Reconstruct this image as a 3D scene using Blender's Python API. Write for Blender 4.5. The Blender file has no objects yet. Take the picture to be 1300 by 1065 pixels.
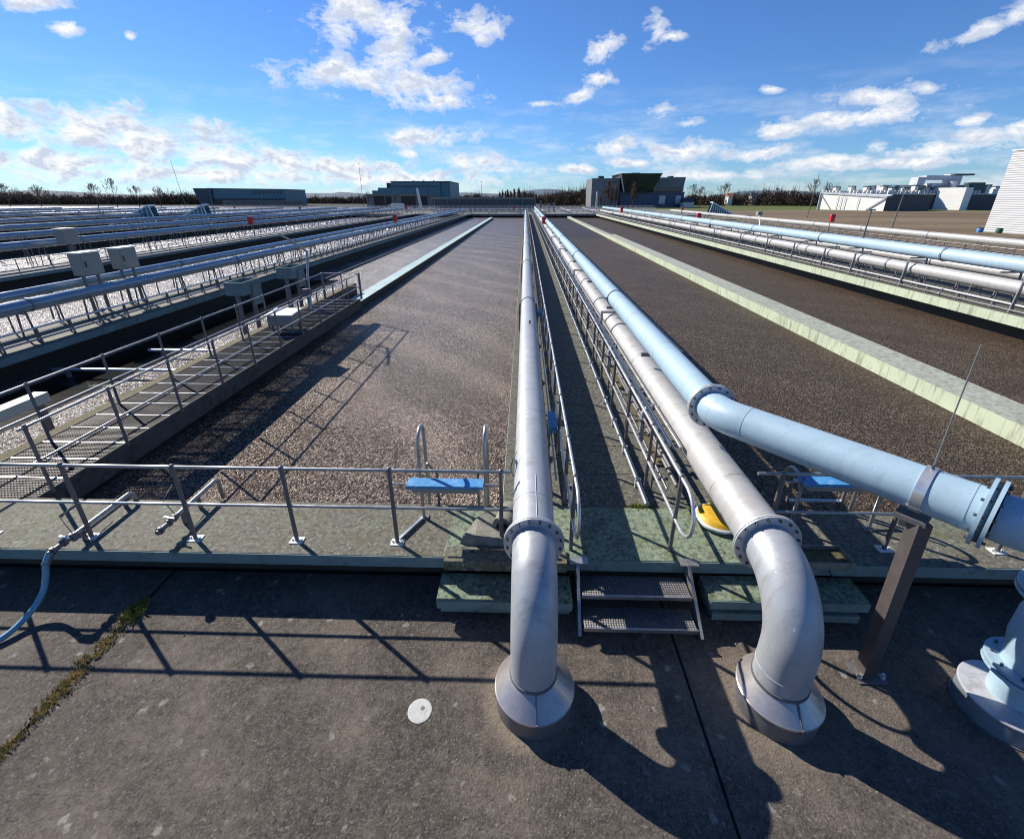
import bpy, bmesh, math, random
from mathutils import Vector, Matrix
random.seed(7)
R=math.radians; PI=math.pi
sc=bpy.context.scene
col=sc.collection
# ------------------------------------------------------------------ materials
def nn(nt,t,**k):
    n=nt.nodes.new(t)
    for a,b in k.items(): setattr(n,a,b)
    return n
def new_mat(name):
    m=bpy.data.materials.new(name); m.use_nodes=True
    nt=m.node_tree; nt.nodes.clear()
    out=nn(nt,'ShaderNodeOutputMaterial'); b=nn(nt,'ShaderNodeBsdfPrincipled')
    nt.links.new(b.outputs[0],out.inputs[0])
    return m,nt,b
def coords(nt,scale=(1,1,1),world=False):
    mp=nn(nt,'ShaderNodeMapping'); mp.inputs['Scale'].default_value=scale
    if world:
        g=nn(nt,'ShaderNodeNewGeometry'); nt.links.new(g.outputs['Position'],mp.inputs[0])
    else:
        tc=nn(nt,'ShaderNodeTexCoord'); nt.links.new(tc.outputs['Object'],mp.inputs[0])
    return mp.outputs[0]
def noise(nt,vec,scale,detail=6,rough=.6,dist=0):
    n=nn(nt,'ShaderNodeTexNoise'); n.inputs['Scale'].default_value=scale; n.inputs['Detail'].default_value=detail
    n.inputs['Roughness'].default_value=rough; n.inputs['Distortion'].default_value=dist
    nt.links.new(vec,n.inputs['Vector']); return n.outputs['Fac']
def ramp(nt,fac,stops,interp='LINEAR'):
    r=nn(nt,'ShaderNodeValToRGB'); cr=r.color_ramp; cr.interpolation=interp
    while len(cr.elements)<len(stops): cr.elements.new(.5)
    for e,(p,c) in zip(cr.elements,stops):
        e.position=p; e.color=(c[0],c[1],c[2],1) if isinstance(c,tuple) else (c,c,c,1)
    nt.links.new(fac,r.inputs[0]); return r.outputs['Color']
def mix(nt,fac,a,b):
    m=nn(nt,'ShaderNodeMix',data_type='RGBA')
    for s,v in ((m.inputs[0],fac),(m.inputs[6],a),(m.inputs[7],b)):
        if isinstance(v,(int,float)): s.default_value=v
        elif isinstance(v,tuple): s.default_value=(v[0],v[1],v[2],1)
        else: nt.links.new(v,s)
    return m.outputs[2]
def math_(nt,op,a,b=0,c=None):
    m=nn(nt,'ShaderNodeMath',operation=op)
    for i,v in enumerate((a,b,c)):
        if v is None: continue
        if isinstance(v,(int,float)): m.inputs[i].default_value=v
        else: nt.links.new(v,m.inputs[i])
    return m.outputs[0]
def bump(nt,b,h,strength=.3,dist=.01):
    n=nn(nt,'ShaderNodeBump'); n.inputs['Strength'].default_value=strength; n.inputs['Distance'].default_value=dist
    nt.links.new(h,n.inputs['Height']); nt.links.new(n.outputs[0],b.inputs['Normal'])
def simple(name,c,rough=.5,metal=0,var=.12,scale=3,bscale=None,bstr=.1,dirt=None,dirt_amt=.45,world=False,stretch=(1,1,1)):
    m,nt,b=new_mat(name); v=coords(nt,stretch,world)
    f=noise(nt,v,scale,8,.65)
    c0=tuple(x*(1-var) for x in c); c1=tuple(min(1,x*(1+var)) for x in c)
    colr=ramp(nt,f,[(.3,c0),(.7,c1)])
    if dirt:
        f2=noise(nt,v,scale*1.7+.3,10,.7)
        k=ramp(nt,f2,[(dirt_amt,0.),(dirt_amt+.22,1.)])
        colr=mix(nt,k,dirt,colr) if False else mix(nt,k,colr,dirt)
    nt.links.new(colr,b.inputs['Base Color'])
    b.inputs['Metallic'].default_value=metal
    rr=ramp(nt,f,[(.3,max(.03,rough-.07)),(.7,min(1,rough+.1))])
    nt.links.new(rr,b.inputs['Roughness'])
    if bscale: bump(nt,b,noise(nt,v,bscale,6,.6),bstr,.01)
    return m
M={}
M['steel']=simple('steel',(.36,.36,.36),.38,.75,.18,6,40,.04)
M['steel_dark']=simple('steel_dark',(.16,.155,.16),.5,.5,.2,5,40,.05)
M['steel_bright']=simple('steel_bright',(.62,.63,.64),.3,.7,.12,5)
def pipe_mat(name,c,rough,metal,grime,amt,pale):
    m,nt,b=new_mat(name); v=coords(nt,(1,1,1),True); vy=coords(nt,(1,.22,1),True); vd=coords(nt,(1,3.2,.5),True)
    k=ramp(nt,noise(nt,vy,1.6,9,.68),[(.3,tuple(x*.86 for x in c)),(.7,tuple(x*1.1 for x in c))])
    k=mix(nt,ramp(nt,noise(nt,vd,3.0,8,.72),[(amt,0.),(amt+.20,.55)]),k,grime)
    k=mix(nt,ramp(nt,noise(nt,v,38,5,.7),[(.58,0.),(.72,.35)]),k,tuple(x*.55 for x in grime))
    k=mix(nt,ramp(nt,noise(nt,v,16,3,.5),[(.71,0.),(.735,.75)]),k,pale)
    nt.links.new(k,b.inputs['Base Color']); b.inputs['Metallic'].default_value=metal
    nt.links.new(ramp(nt,noise(nt,vd,2.2,8,.7),[(.3,rough-.06),(.7,rough+.16)]),b.inputs['Roughness'])
    bump(nt,b,math_(nt,'ADD',noise(nt,v,1.2,3,.5),math_(nt,'MULTIPLY',noise(nt,v,30,5,.6),.06)),.16,.04); return m
M['pipe']=pipe_mat('pipe',(.37,.39,.41),.42,.25,(.20,.19,.18),.50,(.62,.62,.60))
M['pipe2']=pipe_mat('pipe2',(.395,.395,.39),.45,.2,(.25,.22,.195),.48,(.62,.62,.60))
M['bluepipe']=pipe_mat('bluepipe',(.31,.43,.515),.42,.0,(.20,.28,.33),.52,(.55,.62,.66))
M['bluepipe_far']=simple('bluepipe_far',(.22,.29,.35),.25,.35,.08,.9,dirt=(.16,.26,.38),dirt_amt=.5)
M['flange']=simple('flange',(.50,.51,.53),.42,.4,.12,5,dirt=(.3,.3,.31),dirt_amt=.5)
M['ring']=simple('ring',(.20,.23,.26),.45,.35,.15,5)
M['bolt']=simple('bolt',(.12,.12,.12),.4,.7,.2,30)
M['blueplastic']=simple('blueplastic',(.05,.23,.48),.5,0,.15,9,dirt=(.28,.40,.5),dirt_amt=.52)
M['hose']=simple('hose',(.13,.29,.40),.42,0,.1,6)
M['red']=simple('red',(.55,.02,.025),.4,0,.1,4)
M['yellow']=simple('yellow',(.55,.32,.015),.5,0,.15,9,dirt=(.3,.2,.04),dirt_amt=.55)
M['white']=simple('white',(.62,.63,.60),.5,0,.1,5,dirt=(.35,.35,.3),dirt_amt=.55)
M['cabinet']=simple('cabinet',(.26,.26,.23),.5,.1,.1,4,dirt=(.18,.18,.16),dirt_amt=.55)
M['railpaint']=simple('railpaint',(.42,.43,.44),.5,.1,.15,.5)
M['grating']=simple('grating',(.045,.042,.045),.5,.5,.3,9)
M['post_steel']=simple('post_steel',(.085,.072,.072),.5,.3,.15,6,40,.05)
M['whitewall']=simple('whitewall',(.76,.75,.71),.6,0,.05,.3,world=True)
M['cream']=simple('cream',(.50,.50,.40),.6,0,.1,4)
M['tile']=simple('tile',(.30,.09,.06),.8)
M['beam_conc']=simple('beam_conc',(.075,.075,.068),.85,0,.3,2.5,20,.3,dirt=(.025,.028,.02),dirt_amt=.48)
M['black']=simple('black',(.02,.02,.022),.6,0,.2,5)
M['tealwall']=simple('tealwall',(.10,.22,.27),.5,.1,.15,.15,world=True)
M['tealdark']=simple('tealdark',(.03,.06,.08),.4,.1,.15,.15,world=True)
M['glass']=simple('glass',(.012,.03,.035),.12,0,.3,.2,world=True)
M['bluefacade']=simple('bluefacade',(.045,.085,.17),.35,.1,.3,.35,world=True)
M['greywall']=simple('greywall',(.20,.21,.23),.7,0,.15,.3,world=True)
M['offwhite']=simple('offwhite',(.62,.61,.57),.6,0,.08,.2,world=True,dirt=(.45,.43,.38),dirt_amt=.6)
M['silverclad']=simple('silverclad',(.55,.58,.62),.45,.3,.08,.5,world=True)
M['darkclad']=simple('darkclad',(.055,.06,.07),.5,.1,.15,.5,world=True)
M['wood']=simple('wood',(.09,.06,.045),.9,0,.3,1)
M['twig']=simple('twig',(.15,.11,.09),.95,0,.35,.4)
M['twig_red']=simple('twig_red',(.19,.11,.075),.95,0,.35,.4)
M['rampglass']=simple('rampglass',(.62,.74,.80),.3,.1,.1,.4)
M['forest']=None

def spots(nt,v,scale,lo,hi,detail=3):
    return ramp(nt,noise(nt,v,scale,detail,.55),[(lo,0.),(hi,1.)])
# dark weathered concrete of the foreground deck
m,nt,b=new_mat('deck_concrete'); v=coords(nt,(1,1,1),True)
f1=noise(nt,v,1.1,8,.62); c=ramp(nt,f1,[(.30,(.026,.020,.016)),(.50,(.050,.039,.031)),(.70,(.098,.078,.062))])
f2=noise(nt,v,11,8,.7); c=mix(nt,ramp(nt,f2,[(.42,0.),(.68,.6)]),c,(.135,.118,.10))
c=mix(nt,ramp(nt,noise(nt,v,32,5,.65),[(.57,0.),(.71,.7)]),c,(.26,.24,.21))
c=mix(nt,ramp(nt,noise(nt,v,24,4,.6),[(.30,.85),(.44,0.)]),c,(.012,.011,.010))
c=mix(nt,ramp(nt,noise(nt,v,.8,9,.75),[(.47,0.),(.60,.6)]),c,mix(nt,f2,(.06,.047,.037),(.25,.205,.16)))
c=mix(nt,ramp(nt,noise(nt,v,1.9,9,.8,.6),[(.32,.6),(.46,0.)]),c,(.018,.015,.013))
vo=nn(nt,'ShaderNodeTexVoronoi',feature='F1'); vo.inputs['Scale'].default_value=5.5
vv=nn(nt,'ShaderNodeVectorMath',operation='ADD'); nz=nn(nt,'ShaderNodeTexNoise'); nz.inputs['Scale'].default_value=14
sc3=nn(nt,'ShaderNodeVectorMath',operation='SCALE'); sc3.inputs['Scale'].default_value=.10
nt.links.new(v,nz.inputs['Vector']); nt.links.new(nz.outputs['Color'],sc3.inputs[0]); nt.links.new(v,vv.inputs[0]); nt.links.new(sc3.outputs[0],vv.inputs[1]); nt.links.new(vv.outputs[0],vo.inputs['Vector'])
lich=math_(nt,'MULTIPLY',ramp(nt,vo.outputs['Distance'],[(.16,1.),(.22,0.)]),ramp(nt,noise(nt,v,2.2,3),[(.5,0.),(.62,.7)]))
c=mix(nt,lich,c,(.30,.29,.25))
# worn pale ring where run-off has washed the concrete round the left pipe foot
sp=nn(nt,'ShaderNodeVectorMath',operation='DISTANCE'); sp.inputs[1].default_value=(.10,3.03,-.55); nt.links.new(v,sp.inputs[0])
dd=math_(nt,'ADD',sp.outputs['Value'],math_(nt,'MULTIPLY',noise(nt,v,3,4),.16))
c=mix(nt,ramp(nt,dd,[(.50,.75),(.62,0.)]),c,mix(nt,f2,(.13,.105,.08),(.28,.23,.17)))
sp=nn(nt,'ShaderNodeVectorMath',operation='DISTANCE'); sp.inputs[1].default_value=(2.40,3.0,-.55); nt.links.new(v,sp.inputs[0])
dd=math_(nt,'ADD',sp.outputs['Value'],math_(nt,'MULTIPLY',noise(nt,v,3,4),.3))
c=mix(nt,ramp(nt,dd,[(.5,.6),(.95,0.)]),c,mix(nt,f2,(.12,.095,.07),(.27,.22,.16)))
nt.links.new(c,b.inputs['Base Color']); b.inputs['Roughness'].default_value=.9
c=mix(nt,ramp(nt,noise(nt,v,55,4,.7),[(.52,0.),(.64,.45)]),c,(.20,.175,.145))
c=mix(nt,ramp(nt,noise(nt,coords(nt,(1,1,1),True),38,3,.6),[(.33,.55),(.43,0.)]),c,(.010,.009,.008))
nt.links.new(c,b.inputs['Base Color'])
bump(nt,b,math_(nt,'ADD',noise(nt,v,45,5,.7),math_(nt,'MULTIPLY',f2,.8)),1.0,.014)
M['deck']=m
# mossy pale green painted slab top
def slab_mat(name,green,grey,moss,amt):
    m,nt,b=new_mat(name); v=coords(nt,(1,1,1),True)
    f1=noise(nt,v,1.3,9,.68); c=mix(nt,ramp(nt,f1,[(amt-.06,0.),(amt+.08,1.)]),grey,green)
    c=mix(nt,ramp(nt,noise(nt,v,14,8,.75),[(.38,.9),(.54,0.)]),c,tuple(x*.22 for x in grey))
    c=mix(nt,ramp(nt,noise(nt,v,22,7,.72),[(.54,0.),(.66,.75)]),c,(.34,.35,.27))
    c=mix(nt,ramp(nt,noise(nt,v,3.1,9,.78),[(.52,0.),(.64,.85)]),c,moss)
    c=mix(nt,ramp(nt,noise(nt,v,7,9,.8),[(.60,0.),(.66,.6)]),c,(.26,.23,.08))
    nt.links.new(c,b.inputs['Base Color']); b.inputs['Roughness'].default_value=.85
    bump(nt,b,noise(nt,v,40,6,.7),.5,.01); return m
M['slab']=slab_mat('slab_top',(.145,.175,.115),(.12,.113,.088),(.085,.075,.03),.60)
M['slab_green']=slab_mat('slab_green',(.18,.235,.16),(.115,.125,.10),(.09,.10,.03),.42)
M['corridor']=slab_mat('corridor_slab',(.12,.125,.09),(.095,.09,.075),(.07,.075,.03),.55)
# painted concrete faces, pale green with run-off streaks
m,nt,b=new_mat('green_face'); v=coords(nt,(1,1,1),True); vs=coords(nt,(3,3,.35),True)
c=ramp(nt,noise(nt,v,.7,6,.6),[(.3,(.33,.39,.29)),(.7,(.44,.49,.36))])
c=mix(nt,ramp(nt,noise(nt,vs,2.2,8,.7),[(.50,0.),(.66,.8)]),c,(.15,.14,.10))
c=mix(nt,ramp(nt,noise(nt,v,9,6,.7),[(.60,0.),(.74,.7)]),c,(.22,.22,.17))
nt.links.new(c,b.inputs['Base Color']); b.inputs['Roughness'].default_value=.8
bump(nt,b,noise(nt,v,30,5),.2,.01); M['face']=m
m,nt,b=new_mat('green_face_shade'); v=coords(nt,(1,1,1),True)  # shaded copy of the green face paint, shade mixed into a darker bluish colour
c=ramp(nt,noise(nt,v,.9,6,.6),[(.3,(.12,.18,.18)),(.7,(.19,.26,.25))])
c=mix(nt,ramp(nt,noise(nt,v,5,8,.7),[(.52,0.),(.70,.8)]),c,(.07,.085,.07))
nt.links.new(c,b.inputs['Base Color']); b.inputs['Roughness'].default_value=.8; M['face_shade']=m
m,nt,b=new_mat('wall_top'); v=coords(nt,(1,1,1),True)
c=ramp(nt,noise(nt,v,1.6,8,.7),[(.3,(.26,.29,.24)),(.7,(.38,.40,.34))])
c=mix(nt,ramp(nt,noise(nt,v,6,9,.75),[(.46,0.),(.62,.85)]),c,(.17,.155,.12))
nt.links.new(c,b.inputs['Base Color']); b.inputs['Roughness'].default_value=.85; M['walltop']=m
M['shade_wall']=simple('shade_wall',(.018,.02,.016),.6,0,.4,2,10,.3,world=True)  # dark mossy wall, colour lowered further to stand in for deep shade
M['stone']=simple('stone',(.20,.195,.17),.95,0,.35,9,40,.6,dirt=(.10,.10,.06),dirt_amt=.5)
M['mossy_stone']=slab_mat('mossy_stone',(.13,.12,.08),(.12,.115,.095),(.10,.085,.03),.5)
M['moss']=simple('moss',(.12,.10,.045),.95,0,.6,12,50,.8,dirt=(.045,.045,.03),dirt_amt=.48)
M['grey_conc']=simple('grey_conc',(.16,.16,.15),.9,0,.2,.6,world=True,dirt=(.09,.09,.08),dirt_amt=.55)
# activated sludge: clotted brown foam
def sludge_mat(name,dark,mid,light,cell,light_amt,rough,bs,nmix=.55,spec=.5,wave=.30,ior=1.36,tint=(1,.90,.78,1)):
    m,nt,b=new_mat(name); v=coords(nt,(1,1,1),True)
    nz=nn(nt,'ShaderNodeTexNoise'); nz.inputs['Scale'].default_value=cell*.55; nz.inputs['Detail'].default_value=3
    s3=nn(nt,'ShaderNodeVectorMath',operation='SCALE'); s3.inputs['Scale'].default_value=1.2/cell
    ad=nn(nt,'ShaderNodeVectorMath',operation='ADD')
    nt.links.new(v,nz.inputs['Vector']); nt.links.new(nz.outputs['Color'],s3.inputs[0]); nt.links.new(v,ad.inputs[0]); nt.links.new(s3.outputs[0],ad.inputs[1])
    vo=nn(nt,'ShaderNodeTexVoronoi',feature='F1'); vo.inputs['Scale'].default_value=cell; vo.inputs['Randomness'].default_value=1
    nt.links.new(ad.outputs[0],vo.inputs['Vector'])
    big=noise(nt,v,.35,5,.6,1.5); sw=noise(nt,v,2.3,6,.65,2.5)
    h=math_(nt,'SUBTRACT',1.0,math_(nt,'MULTIPLY',vo.outputs['Distance'],1.3))
    h=math_(nt,'ADD',h,math_(nt,'MULTIPLY',noise(nt,v,cell*2.2,4,.6),.5))
    h=math_(nt,'ADD',h,math_(nt,'MULTIPLY',noise(nt,v,cell*.3,3,.6),.9))
    sep=nn(nt,'ShaderNodeSeparateColor'); nt.links.new(vo.outputs['Color'],sep.inputs[0])
    k=math_(nt,'ADD',math_(nt,'MULTIPLY',sep.outputs[0],.55),math_(nt,'MULTIPLY',sw,.65))
    c=ramp(nt,k,[(.22,dark),(.55,mid),(.80+light_amt,light)])
    c=mix(nt,ramp(nt,vo.outputs['Distance'],[(.38,0.),(.62,.9)]),c,tuple(x*.45 for x in dark))  # gaps between clots darkened in place of the missing self-shadow
    c=mix(nt,ramp(nt,noise(nt,v,4.2,6,.7,1.2),[(.36,.62),(.54,0.)]),c,dark)
    c=mix(nt,math_(nt,'MULTIPLY',ramp(nt,noise(nt,v,2.6,7,.75,3.0),[(.54,0.),(.68,.55)]),sep.outputs[2]),c,light)
    c=mix(nt,ramp(nt,big,[(.40,.35),(.60,0.)]),c,dark)
    wvv=nn(nt,'ShaderNodeTexWave',wave_type='BANDS',bands_direction='DIAGONAL'); wvv.inputs['Scale'].default_value=.13; wvv.inputs['Distortion'].default_value=22; wvv.inputs['Detail'].default_value=5; wvv.inputs['Detail Scale'].default_value=.22; nt.links.new(v,wvv.inputs['Vector'])
    c=mix(nt,math_(nt,'MULTIPLY',ramp(nt,wvv.outputs['Fac'],[(.5,0.),(.98,wave)]),sep.outputs[2]),c,light)
    nt.links.new(c,b.inputs['Base Color'])
    nt.links.new(ramp(nt,sep.outputs[1],[(.1,rough-.1),(.9,rough+.2)]),b.inputs['Roughness'])
    b.inputs['Specular IOR Level'].default_value=spec; b.inputs['IOR'].default_value=ior; b.inputs['Specular Tint'].default_value=tint
    bump(nt,b,h,bs,.030); return m
M['sludge']=sludge_mat('sludge',(.040,.026,.018),(.130,.096,.074),(.60,.48,.39),25,-.05,.24,1.0,spec=.6,tint=(1,.87,.76,1))
M['sludge_glare']=sludge_mat('sludge_glare',(.05,.036,.030),(.16,.125,.105),(.60,.52,.46),24,-.05,.20,1.0,spec=1.0,ior=1.5,tint=(1,1,1,1))  # paler clots and stronger gloss put the sun glare into the material
M['sludge_fine']=sludge_mat('sludge_fine',(.036,.024,.015),(.096,.067,.046),(.27,.205,.155),27,.06,.5,.9,spec=.3,wave=.07)
M['sludge_dark']=sludge_mat('sludge_dark',(.034,.025,.022),(.062,.046,.042),(.12,.10,.10),22,.12,.5,.5,spec=.3,wave=.03)
m,nt,b=new_mat('dark_water'); v=coords(nt,(1,1,1),True)
b.inputs['Base Color'].default_value=(.008,.008,.007,1); b.inputs['Roughness'].default_value=.12
bump(nt,b,noise(nt,v,5,4,.6),.25,.02); M['water']=m
# ground & field
m,nt,b=new_mat('ground'); v=coords(nt,(1,1,1),True); vx=coords(nt,(.25,1,1),True)
g=ramp(nt,noise(nt,vx,.05,7,.6),[(.3,(.125,.090,.058)),(.5,(.185,.142,.095)),(.7,(.25,.21,.13))])
g=mix(nt,ramp(nt,noise(nt,v,1.4,8,.7),[(.35,.6),(.6,0.)]),g,(.07,.05,.034))
sx=nn(nt,'ShaderNodeSeparateXYZ'); nt.links.new(v,sx.inputs[0])
far=math_(nt,'ADD',sx.outputs[1],math_(nt,'MULTIPLY',noise(nt,v,.03,4),60))
g=mix(nt,math_(nt,'MULTIPLY',ramp(nt,math_(nt,'MULTIPLY',far,.001),[(.205,0.),(.225,1.)]),.85),g,(.085,.115,.032))
left=ramp(nt,math_(nt,'MULTIPLY_ADD',sx.outputs[0],.01,.5),[(.80,0.),(.84,1.)])
g=mix(nt,left,(.065,.063,.057),g)
nt.links.new(g,b.inputs['Base Color']); b.inputs['Roughness'].default_value=.95; b.inputs['Specular IOR Level'].default_value=.1
bump(nt,b,noise(nt,v,3,6,.7),.6,.05); M['ground']=m
m,nt,b=new_mat('forest'); v=coords(nt,(1,1,1),True)
g=ramp(nt,noise(nt,v,.12,6,.65),[(.3,(.05,.052,.036)),(.5,(.095,.072,.052)),(.72,(.15,.10,.07))])
nt.links.new(g,b.inputs['Base Color']); b.inputs['Roughness'].default_value=1; b.inputs['Specular IOR Level'].default_value=.05; M['forest']=m
M['grass']=simple('grass',(.20,.21,.045),.9,0,.4,8)
M['drygrass']=simple('drygrass',(.50,.39,.18),.9,0,.3,8)
def clad(m,sc_):
    nt=m.node_tree; b=[n for n in nt.nodes if n.type=='BSDF_PRINCIPLED'][0]; src=b.inputs['Base Color'].links[0].from_socket
    br=nn(nt,'ShaderNodeTexBrick'); br.inputs['Scale'].default_value=sc_; br.inputs['Mortar Size'].default_value=.035; br.inputs['Color1'].default_value=(1,1,1,1); br.inputs['Color2'].default_value=(.86,.86,.86,1); br.inputs['Mortar'].default_value=(.68,.68,.68,1); br.offset=0
    mp=nn(nt,'ShaderNodeMapping'); mp.inputs['Rotation'].default_value=(R(90),0,0); g=nn(nt,'ShaderNodeNewGeometry'); nt.links.new(g.outputs['Position'],mp.inputs[0]); nt.links.new(mp.outputs[0],br.inputs['Vector'])
    mx=nn(nt,'ShaderNodeMix',data_type='RGBA',blend_type='MULTIPLY'); mx.inputs[0].default_value=1; nt.links.new(src,mx.inputs[6]); nt.links.new(br.outputs['Color'],mx.inputs[7]); nt.links.new(mx.outputs[2],b.inputs['Base Color'])
for k_,s_ in (('tealwall',.22),('greywall',.28),('silverclad',.3),('glass',.3),('bluefacade',.3),('darkclad',.25)): clad(M[k_],s_)
# ribbed cladding of tall tower
m,nt,b=new_mat('ribbed'); v=coords(nt,(1,1,1),True)
wv=nn(nt,'ShaderNodeTexWave',wave_type='BANDS',bands_direction='Z'); wv.inputs['Scale'].default_value=1.1; nt.links.new(v,wv.inputs['Vector'])
nt.links.new(ramp(nt,wv.outputs['Fac'],[(.0,(.26,.27,.29)),(.25,(.44,.45,.46)),(1.,(.50,.51,.52))]),b.inputs['Base Color'])
b.inputs['Roughness'].default_value=.5; bump(nt,b,wv.outputs['Fac'],.6,.05); M['ribbed']=m

# ------------------------------------------------------------------ mesh builder
class MB:
    def __init__(s): s.v=[]; s.f=[]; s.sm=[]
    def add(s,vs,fs,smooth=False):
        o=len(s.v); s.v+= [tuple(x) for x in vs]; s.f+=[tuple(i+o for i in f) for f in fs]; s.sm+=[smooth]*len(fs)
        return s
    def box(s,x0,x1,y0,y1,z0,z1,rot=0,c=None):
        vs=[(x,y,z) for z in (z0,z1) for y in (y0,y1) for x in (x0,x1)]
        if rot:
            cx,cy=c if c else ((x0+x1)/2,(y0+y1)/2); ca,sa=math.cos(rot),math.sin(rot)
            vs=[(cx+(x-cx)*ca-(y-cy)*sa,cy+(x-cx)*sa+(y-cy)*ca,z) for x,y,z in vs]
        return s.add(vs,[(0,2,3,1),(4,5,7,6),(0,1,5,4),(2,6,7,3),(0,4,6,2),(1,3,7,5)])
    def hexa(s,b4,t4):
        return s.add(list(b4)+list(t4),[(3,2,1,0),(4,5,6,7),(0,1,5,4),(1,2,6,5),(2,3,7,6),(3,0,4,7)])
    def beam(s,p0,p1,w,h,up=(0,0,1)):
        p0=Vector(p0);p1=Vector(p1);d=(p1-p0).normalized(); u=Vector(up)
        if abs(d.dot(u))>.98: u=Vector((0,1,0))
        a=d.cross(u).normalized(); c=a.cross(d).normalized()
        q=[(-w/2,-h/2),(w/2,-h/2),(w/2,h/2),(-w/2,h/2)]
        return s.hexa([p0+a*x+c*y for x,y in q],[p1+a*x+c*y for x,y in q])
    def tube(s,pts,r,n=10,caps=True):
        pts=[Vector(p) for p in pts]; rs=r if isinstance(r,(list,tuple)) else [r]*len(pts)
        ds=[]
        for i in range(len(pts)):
            a=pts[max(i-1,0)]; b=pts[min(i+1,len(pts)-1)]; ds.append((b-a).normalized())
        u=Vector((0,0,1)) if abs(ds[0].z)<.9 else Vector((0,1,0))
        u=(u-ds[0]*u.dot(ds[0])).normalized(); rings=[]
        for p,d,rr in zip(pts,ds,rs):
            u=(u-d*u.dot(d)).normalized(); w=d.cross(u)
            rings.append([p+(u*math.cos(2*PI*k/n)+w*math.sin(2*PI*k/n))*rr for k in range(n)])
        vs=[v for g in rings for v in g]; fs=[]
        for i in range(len(pts)-1):
            for k in range(n):
                k2=(k+1)%n; fs.append((i*n+k,i*n+k2,(i+1)*n+k2,(i+1)*n+k))
        s.add(vs,fs,True)
        if caps:
            s.add(rings[0],[tuple(range(n-1,-1,-1))]); s.add(rings[-1],[tuple(range(n))])
        return s
    def lathe(s,prof,c,n=32,smooth=True,axis=None):
        # prof: (r,z) list, about vertical axis through c ; sharp between segments
        c=Vector(c)
        for (r0,z0),(r1,z1) in zip(prof,prof[1:]):
            vs=[];fs=[]
            for k in range(n):
                a=2*PI*k/n; ca,sa=math.cos(a),math.sin(a)
                vs+=[(c.x+r0*ca,c.y+r0*sa,c.z+z0),(c.x+r1*ca,c.y+r1*sa,c.z+z1)]
            for k in range(n):
                k2=(k+1)%n; fs.append((2*k,2*k2,2*k2+1,2*k+1))
            s.add(vs,fs,smooth)
        return s
    def ball(s,c,r,n=8):
        c=Vector(c); pr=[(r*math.sin(PI*i/6),-r*math.cos(PI*i/6)) for i in range(7)]
        pr[0]=(1e-4,-r); pr[-1]=(1e-4,r)
        vs=[];fs=[]
        for rr,z in pr:
            for k in range(n): vs.append((c.x+rr*math.cos(2*PI*k/n),c.y+rr*math.sin(2*PI*k/n),c.z+z))
        for i in range(6):
            for k in range(n): fs.append((i*n+k,i*n+(k+1)%n,(i+1)*n+(k+1)%n,(i+1)*n+k))
        return s.add(vs,fs,True)
    def disc(s,c,axis,r0,r1,t,n=28):
        # annular plate (flange) centred at c, along axis, thickness t
        c=Vector(c);d=Vector(axis).normalized(); u=Vector((0,0,1)) if abs(d.z)<.9 else Vector((0,1,0)); u=(u-d*u.dot(d)).normalized(); w=d.cross(u)
        P=lambda r,h,k:c+d*h+(u*math.cos(2*PI*k/n)+w*math.sin(2*PI*k/n))*r
        for (ra,ha),(rb,hb),sm in (((r1,-t/2),(r1,t/2),True),((r1,t/2),(r0,t/2),False),((r0,-t/2),(r1,-t/2),False),((r0,t/2),(r0,-t/2),True)):
            vs=[];fs=[]
            for k in range(n): vs+=[P(ra,ha,k),P(rb,hb,k)]
            for k in range(n):
                k2=(k+1)%n; fs.append((2*k,2*k2,2*k2+1,2*k+1))
            s.add(vs,fs,sm)
        return s
    def mesh(s,name,mat,off=(0,0,0)):
        me=bpy.data.meshes.new(name)
        me.from_pydata([(x-off[0],y-off[1],z-off[2]) for x,y,z in s.v],[],s.f)
        me.polygons.foreach_set('use_smooth',s.sm); me.materials.append(mat); me.update(); return me
W={}   # world origin of every object
def tag(o,label,cat,group=None,kind=None):
    if label: o['label']=label
    if cat: o['category']=cat
    if group: o['group']=group
    if kind: o['kind']=kind
    return o
def thing(name,label,cat,loc=(0,0,0),group=None):
    o=bpy.data.objects.new(name,None); col.objects.link(o); o.location=loc; o.empty_display_size=.2
    W[o.name]=Vector(loc); return tag(o,label,cat,group)
def part(name,mb,mat,parent=None,label=None):
    off=W[parent.name] if parent else Vector((0,0,0))
    if parent: me=mb.mesh(name,mat,off)
    else: me=mb.mesh(name,mat)
    o=bpy.data.objects.new(name,me); col.objects.link(o)
    if parent: o.parent=parent
    W[o.name]=off.copy()
    if label: o['label']=label
    return o
def inst(name,me,parent,loc,rz=0):
    o=bpy.data.objects.new(name,me); col.objects.link(o); o.parent=parent
    l=Vector(loc)-W[parent.name]; o.location=l; o.rotation_euler=(0,0,rz); W[o.name]=Vector(loc); return o
def solo(name,mb,mat,label,cat,group=None): return tag(part(name,mb,mat),label,cat,group)
def struct(name,mb,mat): return tag(part(name,mb,mat),None,None,None,'structure')
def arc(c,a,b,r,t0,t1,n=12):
    c=Vector(c);a=Vector(a);b=Vector(b)
    return [c+a*r*math.cos(t0+(t1-t0)*i/n)+b*r*math.sin(t0+(t1-t0)*i/n) for i in range(n+1)]

YE=127.0; SL=-.95
LBX=(-29,-46.5,-61,-78,-92,-106,-120)
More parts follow.
